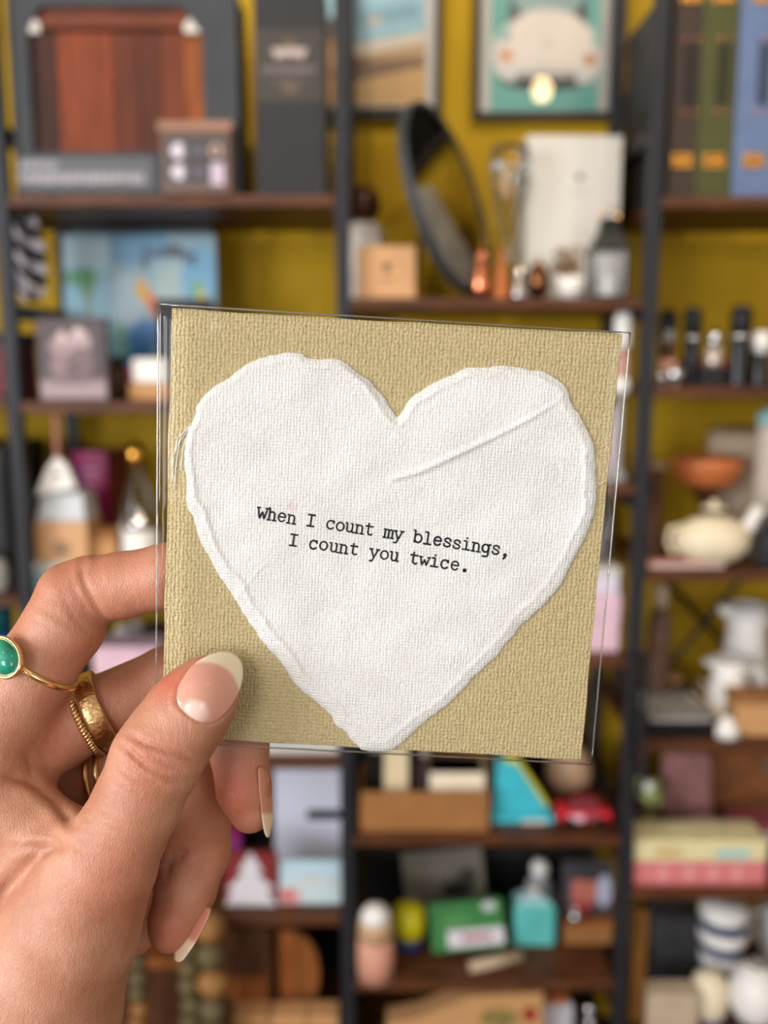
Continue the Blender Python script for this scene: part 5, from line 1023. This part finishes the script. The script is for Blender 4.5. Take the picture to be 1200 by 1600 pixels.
Y = 1.65; r, w_, h = put('silver_shaker', 'silver and cream shaker standing on the low black carton', 'shaker', 1102, 1130, 514, Y, zt); lath(r, 'shaker_body', M('cream_silver', (190, 178, 168), .2, .5), Y, zt, [(13, 577), (14, 565), (12, 540), (0, 540)]); lath(r, 'shaker_top', K['silver'], Y, zt, [(13, 540), (14, 530), (9, 518), (0, 514)])
Y = 1.655; r, w_, h = put('amber_bottle', 'brown amber bottle with a pale label by the right post', 'bottle', 1030, 1058, 516, Y, z); lath(r, 'bottle_body', K['brownjar'], Y, z, [(13, 620), (14, 600), (14, 550), (6, 536), (0, 536)]); lath(r, 'cap', K['grey'], Y, z, [(7, 536), (7, 518), (0, 516)]); lath(r, 'label', K['peach'], Y, z, [(14.5, 590), (14.5, 562)])
for u, v, rr_, Y, lab in ((1054, 588, 14, 1.625, 'clear glass ball stopper standing before the amber bottle'), (1033, 596, 10, 1.622, 'smaller clear glass ball at the foot of the amber bottle')):
    s = px(Y, z)*rr_; r = thing('glass_ball', lab, 'glass ball', (Xu(u, Y, z), Y, z+.0005)); MB().ball((0, 0, s+.004), s).build('ball', M('bright_glass', (206, 206, 208), .04, .9), r, smooth=True); MB().lathe([(s*.6, 0), (s*.45, .006), (0, .006)], 16).build('foot', K['silver'], r)
# --- right bay, third board
z = RZ[2]
Y = 1.72; r, w_, h = put('wooden_bowl', 'amber wooden bowl raised on a dark pedestal', 'bowl', 1046, 1156, 712, Y, z); lath(r, 'bowl_body', K['amber'], Y, z, [(36, 758), (46, 752), (54, 730), (56, 714), (52, 714), (48, 728), (0, 744)]); lath(r, 'pedestal', K['darkwood'], Y, z, [(38, 905), (36, 892), (10, 874), (8, 790), (22, 764), (34, 757), (0, 757)])
Y = 1.635; r, w_, h = put('cream_teapot', 'round cream teapot with an upturned spout', 'teapot', 1054, 1172, 788, Y, z); s = px(Y, z+.05); zc = Zv(844, Y)-z
MB().ball((0, 0, zc), 59*s, 44*s, min(52*s, zc-.001), 36, 20).build('pot_body', K['cream'], r, smooth=True); MB().lathe([(.018, 0), (.02, .004), (.016, .01), (0, .01)], 24).build('foot', K['cream'], r); MB().tube([(44*s, 0, zc+.012), (56*s, 0, zc+.024), (62*s, 0, zc+.04), (72*s, 0, zc+.056)], [.016, .013, .011, .013], 14).build('spout', K['ceramic'], r, smooth=True); MB().lathe([(.022, zc+50*s), (.018, zc+54*s), (.005, zc+56*s), (.006, zc+62*s), (0, zc+64*s)], 20).build('lid', K['cream'], r, smooth=True)
MB().tube([(-50*s, 0, zc+.024), (-66*s, 0, zc+.02), (-70*s, 0, zc-.004), (-62*s, 0, zc-.022), (-52*s, 0, zc-.02)], .0045, 10).build('handle', K['cream'], r, smooth=True)
Y = 1.80; r, w_, h = put('cloth_basket', 'beige folded cloth basket behind the cream teapot', 'basket', 1106, 1216, 668, Y, z); lath(r, 'basket_body', K['beige'], Y, z, [(46, 900), (52, 860), (56, 760), (58, 690), (54, 668), (0, 700)], wob=lambda a, k: 1+.03*math.sin(18*a)*k, seg=72, sy=.55); MB().tube([(58*px(Y, z)*math.cos(t)*.98, 58*px(Y, z)*math.sin(t)*.54, h-.006) for t in np.linspace(0, 2*math.pi, 40, endpoint=False)], .005, 8, True).build('rim', M('tan_trim', (150, 120, 92), .8), r, smooth=True)
Y = 1.69; r, w_, h = put('teal_lid_jar', 'tall white jar with a pale teal lid at the shelf end', 'jar', 1176, 1234, 636, Y, z); lath(r, 'jar_body', M('warm_white_glaze', (200, 186, 172), .4), Y, z, [(24, 905), (26, 880), (27, 680), (25, 664), (0, 664)]); lath(r, 'lid', M('pale_teal', (150, 190, 190), .35), Y, z, [(28, 664), (28, 650), (16, 638), (0, 636)])
Y = 1.625; r, w_, h = put('dark_bottle', 'dark bottle beside the teapot spout', 'bottle', 1184, 1216, 802, Y, z); lath(r, 'bottle_body', K['black'], Y, z, [(15, 895), (16, 880), (16, 840), (6, 822), (0, 822)]); lath(r, 'cap', K['slate'], Y, z, [(7, 822), (7, 804), (0, 802)])
Y = 1.70; r, w_, h = put('carved_post', 'carved brown wooden candle post by the right post', 'ornament', 1012, 1038, 716, Y, z); lath(r, 'post', K['darkwood'], Y, z, [(13, 900), (12, 880), (9, 860), (12, 840), (9, 820), (12, 800), (9, 780), (12, 760), (10, 734), (0, 734)]); lath(r, 'cup', M('tan_trim', (150, 120, 92), .8), Y, z, [(12, 734), (13, 720), (0, 722)])
r, w_, h = carton('pink_notebooks', 'thin pink and cream notebook lying before the teapot', 'notebook', 1012, 1132, 877, 1.606, z, .02, M('dusty_pink_card', (190, 130, 118), .7)); MB().box(-w_/2+.002, w_/2-.001, -.0008, .018, h*.2, h*.55).build('pages', K['white'], r)
# --- right bay, fourth board
z = RZ[3]
def jug(label, u, rr_, v0, Y, hs, v1):
    r, w_, h = put('white_jug', label, 'jug', u-rr_, u+rr_, v0, Y, z); s = px(Y, z); lath(r, 'jug_body', K['ceramic'], Y, z, [(rr_*.8, 1170), (rr_*.95, v1), (rr_, v0+.6*(v1-v0)), (rr_*.8, v0+.25*(v1-v0)), (rr_*.95, v0), (rr_*.85, v0+2), (rr_*.7, v0+.25*(v1-v0)), (0, v0+.4*(v1-v0))])
    x = hs*rr_*s*.9; MB().tube([(x, 0, h*.82), (x+hs*.030, 0, h*.80), (x+hs*.036, 0, h*.55), (x+hs*.02, 0, h*.36), (x, 0, h*.34)], .006, 10).build('handle', K['ceramic'], r, smooth=True); MB().taper(-hs*rr_*s*1.12-.004, -hs*rr_*s*1.12+.022, -.010, .010, h*.90, h*1.0, 1.2).build('spout', K['ceramic'], r, bevel=.004)
jug('tall white ceramic jug at the back of the shelf', 1164, 36, 946, 1.80, 1, 1100); jug('short white ceramic jug before the tall one', 1136, 30, 1030, 1.70, 1, 1110)
carton('kraft_block_box', 'kraft box standing before the white jugs', 'box', 1150, 1216, 1090, 1.612, z, .06, K['kraft'], lid=(.2, K['kraft2']))
Y = 1.612; r, w_, h = put('reed_diffuser', 'small white vase with pale reeds leaning out', 'diffuser', 1122, 1150, 1120, Y, z); lath(r, 'vase_body', K['ceramic'], Y, z, [(12, 1160), (19, 1150), (19, 1136), (8, 1124), (7, 1119), (0, 1122)])
for dx, dz in ((-.055, .06), (-.045, .075), (-.065, .045)): MB().tube([(0, 0, h*.7), (dx, .02, h*.7+dz)], .0016, 6).build('reed', K['beige'], r)
r, w_, h = carton('black_tray_box', 'black box with a grey board lying on top', 'box', 1012, 1118, 1130, 1.606, z, .16, K['jet']); MB().box(-w_/2+.006, w_/2-.004, .004, .15, h, h+.008).build('top_board', K['grey'], r, bevel=.001)
carton('tan_back_box', 'tan box behind the black box with grey board', 'box', 1016, 1066, 1058, 1.80, z, .05, K['kraft2'], lid=(.2, K['kraft']))
Y = 1.70+.085; r, w_, h = put('brown_pattern_bottle', 'tall brown patterned bottle by the right post', 'bottle', 1012, 1046, 912, Y-.03, z+.0); lath(r, 'bottle_body', M('brown_pattern', (112, 82, 70), .5, var=.55, scale=70), Y-.03, z, [(16, 1160), (17, 1120), (17, 970), (10, 948), (0, 948)]); lath(r, 'cap', K['beige'], Y-.03, z, [(11, 948), (11, 916), (0, 912)])
carton('plum_box', 'dark plum carton in the corner behind the right post', 'box', 962, 1002, 1030, 1.835, z, .03, M('dark_plum', (52, 36, 36), .6), lid=(.2, K['brownjar']))
# --- right bay, fifth board
z = RZ[4]
carton('maroon_pattern_box', 'dark maroon carton in the corner behind the flower bottle', 'box', 966, 1010, 1172, 1.835, z, .03, M('maroon_pattern', (70, 34, 36), .6, var=.4, scale=60), lid=(.2, K['brownjar']))
Y = 1.802; r, w_, h = put('floral_bag', 'mauve flowered cloth bag behind the pastel tin', 'bag', 1028, 1112, 1172, Y, z); MB().taper(-w_/2, w_/2, -.03, .03, 0, h, .8, .6).build('bag_body', K['mauve'], r, bevel=.008); MB().tube([(-.02, 0, h-.004), (-.014, 0, h+.02), (.014, 0, h+.02), (.02, 0, h-.004)], .003, 8).build('handle', K['pink'], r)
Y = 1.735; r, w_, h = put('flower_bottle', 'bottle of pale green and white flowers by the right post', 'vase', 996, 1030, 1208, Y, z); lath(r, 'bottle_body', M('olive_glass', (104, 96, 52), .2), Y, z, [(12, 1330), (13, 1310), (12, 1270), (7, 1258), (0, 1258)]); mb = MB(); [mb.ball((.016*math.cos(i*2.2), .014*math.sin(i*2.2), Zv(1250, Y)-z+.008*i*.6), .011) for i in range(8)]; mb.build('foliage', K['sage'], r, smooth=True); MB().ball((-.006, -.014, Zv(1224, Y)-z), .011).build('blossom', K['ceramic'], r, smooth=True)
r, w_, h = carton('serving_board', 'wide brown wooden board leaning at the back', 'wooden board', 1106, 1222, 1170, 1.842, z, .018, Mwood('walnut_board', (150, 96, 56), (112, 66, 36), .5), rx=-.02); MB().tube([(w_*.3, -.002, h*.78), (w_*.3, 0, h*.78)], .012, 16).build('hanging_hole', K['silver'], r)
Y = 1.725; r, w_, h = put('pink_soap', 'smooth pink oval soap dish behind the pastel tin', 'soap', 1058, 1140, 1276, Y, z); MB().ball((0, 0, h*.55), w_/2, w_*.32, h*.45, 28, 14).build('soap_body', M('pink_soap', (204, 150, 158), .25), r, smooth=True); MB().lathe([(w_*.3, 0), (w_*.34, h*.2), (0, h*.2)], 24, sy=.6).build('dish', K['mauve'], r)
r, w_, h = carton('white_pink_box', 'white box with a pink lid behind the pastel tin', 'box', 1150, 1222, 1290, 1.75, z, .07, K['white'], lid=(.35, M('rose_lid', (188, 98, 112), .5)))
def lidp(s, t): p = Pic(s, t, (226, 214, 168)).rect(.62, .88, .15, .6, (156, 204, 206), .03).ell(.25, .5, .12, .3, (206, 180, 128)); return p.c
def rose(s, t): p = Pic(s, t, (214, 126, 128)); [p.ell(x, .5, .035, .38, (226, 156, 152)) for x in (.22, .42, .60, .78)]; return p.rect(0, 1, 0, .1, (180, 90, 92)).c
Y = 1.606; r, w_, h = carton('pastel_tin', 'long pink tin with a cream and pale blue lid', 'tin', 990, 1196, 1346, Y, z, .08, M('pink_tin', (214, 126, 128), .4), part='tin_body'); panel('tin_print', r, -w_/2, w_/2, 0, h, -.0008, rose, 60); hl = Zv(1314, Y)-z
MB().box(-w_/2-.002, w_/2+.002, -.002, .082, h, hl).build('lid', M('cream_tin', (226, 214, 168), .4), r, bevel=.004); panel('lid_print', r, -w_/2+.002, w_/2-.004, h+.002, hl-.004, -.0028, lidp, 60)
# --- right bay, lowest board
z = RZ[5]
r = thing('slate_stack', 'stack of dark grey slate tiles at the back of the lowest right shelf', 'slate stack', (Xu(1050, 1.80, z+.1), 1.80, z+.0005)); n = 12; Ht = Zv(1416, 1.80)-z
for i in range(n): MB().box(-.05+.002*math.sin(i*2), .05+.002*math.sin(i*2), -.04, .04, i*Ht/n, i*Ht/n+Ht/n*.86).build('slate_tile', M('slate_tile', (66, 66, 70), .6, var=.25, scale=30), r, bevel=.001)
Y = 1.74; r, w_, h = put('striped_vase', 'tall white vase banded in navy blue', 'vase', 1090, 1164, 1412, Y, z); prof = lambda v: 35+2.5*math.sin((v-1412)/20); bands = [1412, 1430, 1446, 1466, 1482, 1500, 1516, 1536, 1552, 1610]
for i in range(len(bands)-1): lath(r, 'band', K['ceramic'] if i % 2 == 0 else M('navy_glaze', (58, 68, 104), .3), Y, z, [(prof(v), v) for v in np.linspace(bands[i+1], bands[i], 4)]+[(0, bands[i])])
Y = 1.665; r, w_, h = put('cream_jar', 'round cream jar with a navy foot', 'jar', 1078, 1138, 1518, Y, z); lath(r, 'jar_body', K['cream'], Y, z, [(20, 1590), (29, 1572), (30, 1552), (25, 1530), (14, 1519), (0, 1518)]); lath(r, 'foot', K['navy'], Y, z, [(26, 1610), (28, 1588), (20, 1584), (0, 1584)])
Y = 1.64; r, w_, h = put('knit_ball', 'white dimpled ceramic ball vase', 'vase', 1140, 1220, 1508, Y, z); s = px(Y, z); MB().ball((0, 0, h/2+.003), 40*s, 40*s, h/2, 40, 24, f=lambda a, t: 1+.03*math.sin(14*a)*math.sin(14*t)).build('ball_body', K['ceramic'], r, smooth=True); MB().lathe([(.016, h-.004), (.018, h+.004), (0, h+.002)], 20).build('neck', K['grey'], r)
Y = 1.80; r, w_, h = put('white_mug', 'white mug with its handle turned towards the striped vase', 'mug', 1186, 1246, 1404, Y, z); lath(r, 'mug_body', M('soft_white_glaze', (206, 202, 200), .3), Y, z, [(28, 1600), (30, 1560), (31, 1410), (28, 1408), (0, 1440)]); MB().tube([(-.032, 0, h*.85), (-.055, 0, h*.82), (-.058, 0, h*.6), (-.045, 0, h*.45), (-.032, 0, h*.44)], .006, 10).build('handle', M('soft_white_glaze', (206, 202, 200), .3), r, smooth=True)
Y = 1.64; r, w_, h = put('ochre_stick', 'ochre wooden stick upright beside the right post', 'stick', 988, 1010, 1424, Y, z); MB().box(-w_/2, w_/2, 0, .02, .006, h).build('shaft', Mwood('ochre_wood', (156, 108, 52), (116, 74, 32), .5, 'Z'), r, bevel=.002); MB().box(-w_/2-.004, w_/2+.004, -.004, .024, 0, .006).build('foot', K['darkwood'], r)
Y = 1.615; r, w_, h = put('folded_towel', 'folded beige towel at the front of the lowest right shelf', 'towel', 1012, 1092, 1556, Y, z); [MB().box(-w_/2, w_/2, 0, .05, i*h/3, (i+1)*h/3-.001).build('fold', K['beige'], r, bevel=.004) for i in range(3)]
# dark bead strings hanging in front of the right post
for k, (dx, v0, v1, lab) in enumerate(((-.016, 1030, 1262, 'black beaded cord hanging before the right post, nearer the card'), (.014, 1030, 1235, 'black beaded cord hanging before the right post, nearer the black box'))):
    Y = 1.565+.004*k; r = thing('dark_bead_cord', lab, 'garland', (XP[3]+dx, Y, Zv(v1, Y)), group='dark bead cords at the right post'); H = Zv(v0, Y)-Zv(v1, Y); pts = [(.004*math.sin(9*t), .002*math.cos(7*t), H*t) for t in np.linspace(0, 1, 40)]
    MB().tube(pts, .0015, 6).build('cord', K['jet'], r); mb = MB(); [mb.ball(p, .0062, None, None, 10, 6) for p in pts[::2]]; mb.build('beads', M('black_bead', (40, 40, 44), .3), r, smooth=True)['kind'] = 'stuff'
    MB().tube([(.0, 0, H), (0, YF-PW-Y, H)], .003, 6).build('hook', K['jet'], r)
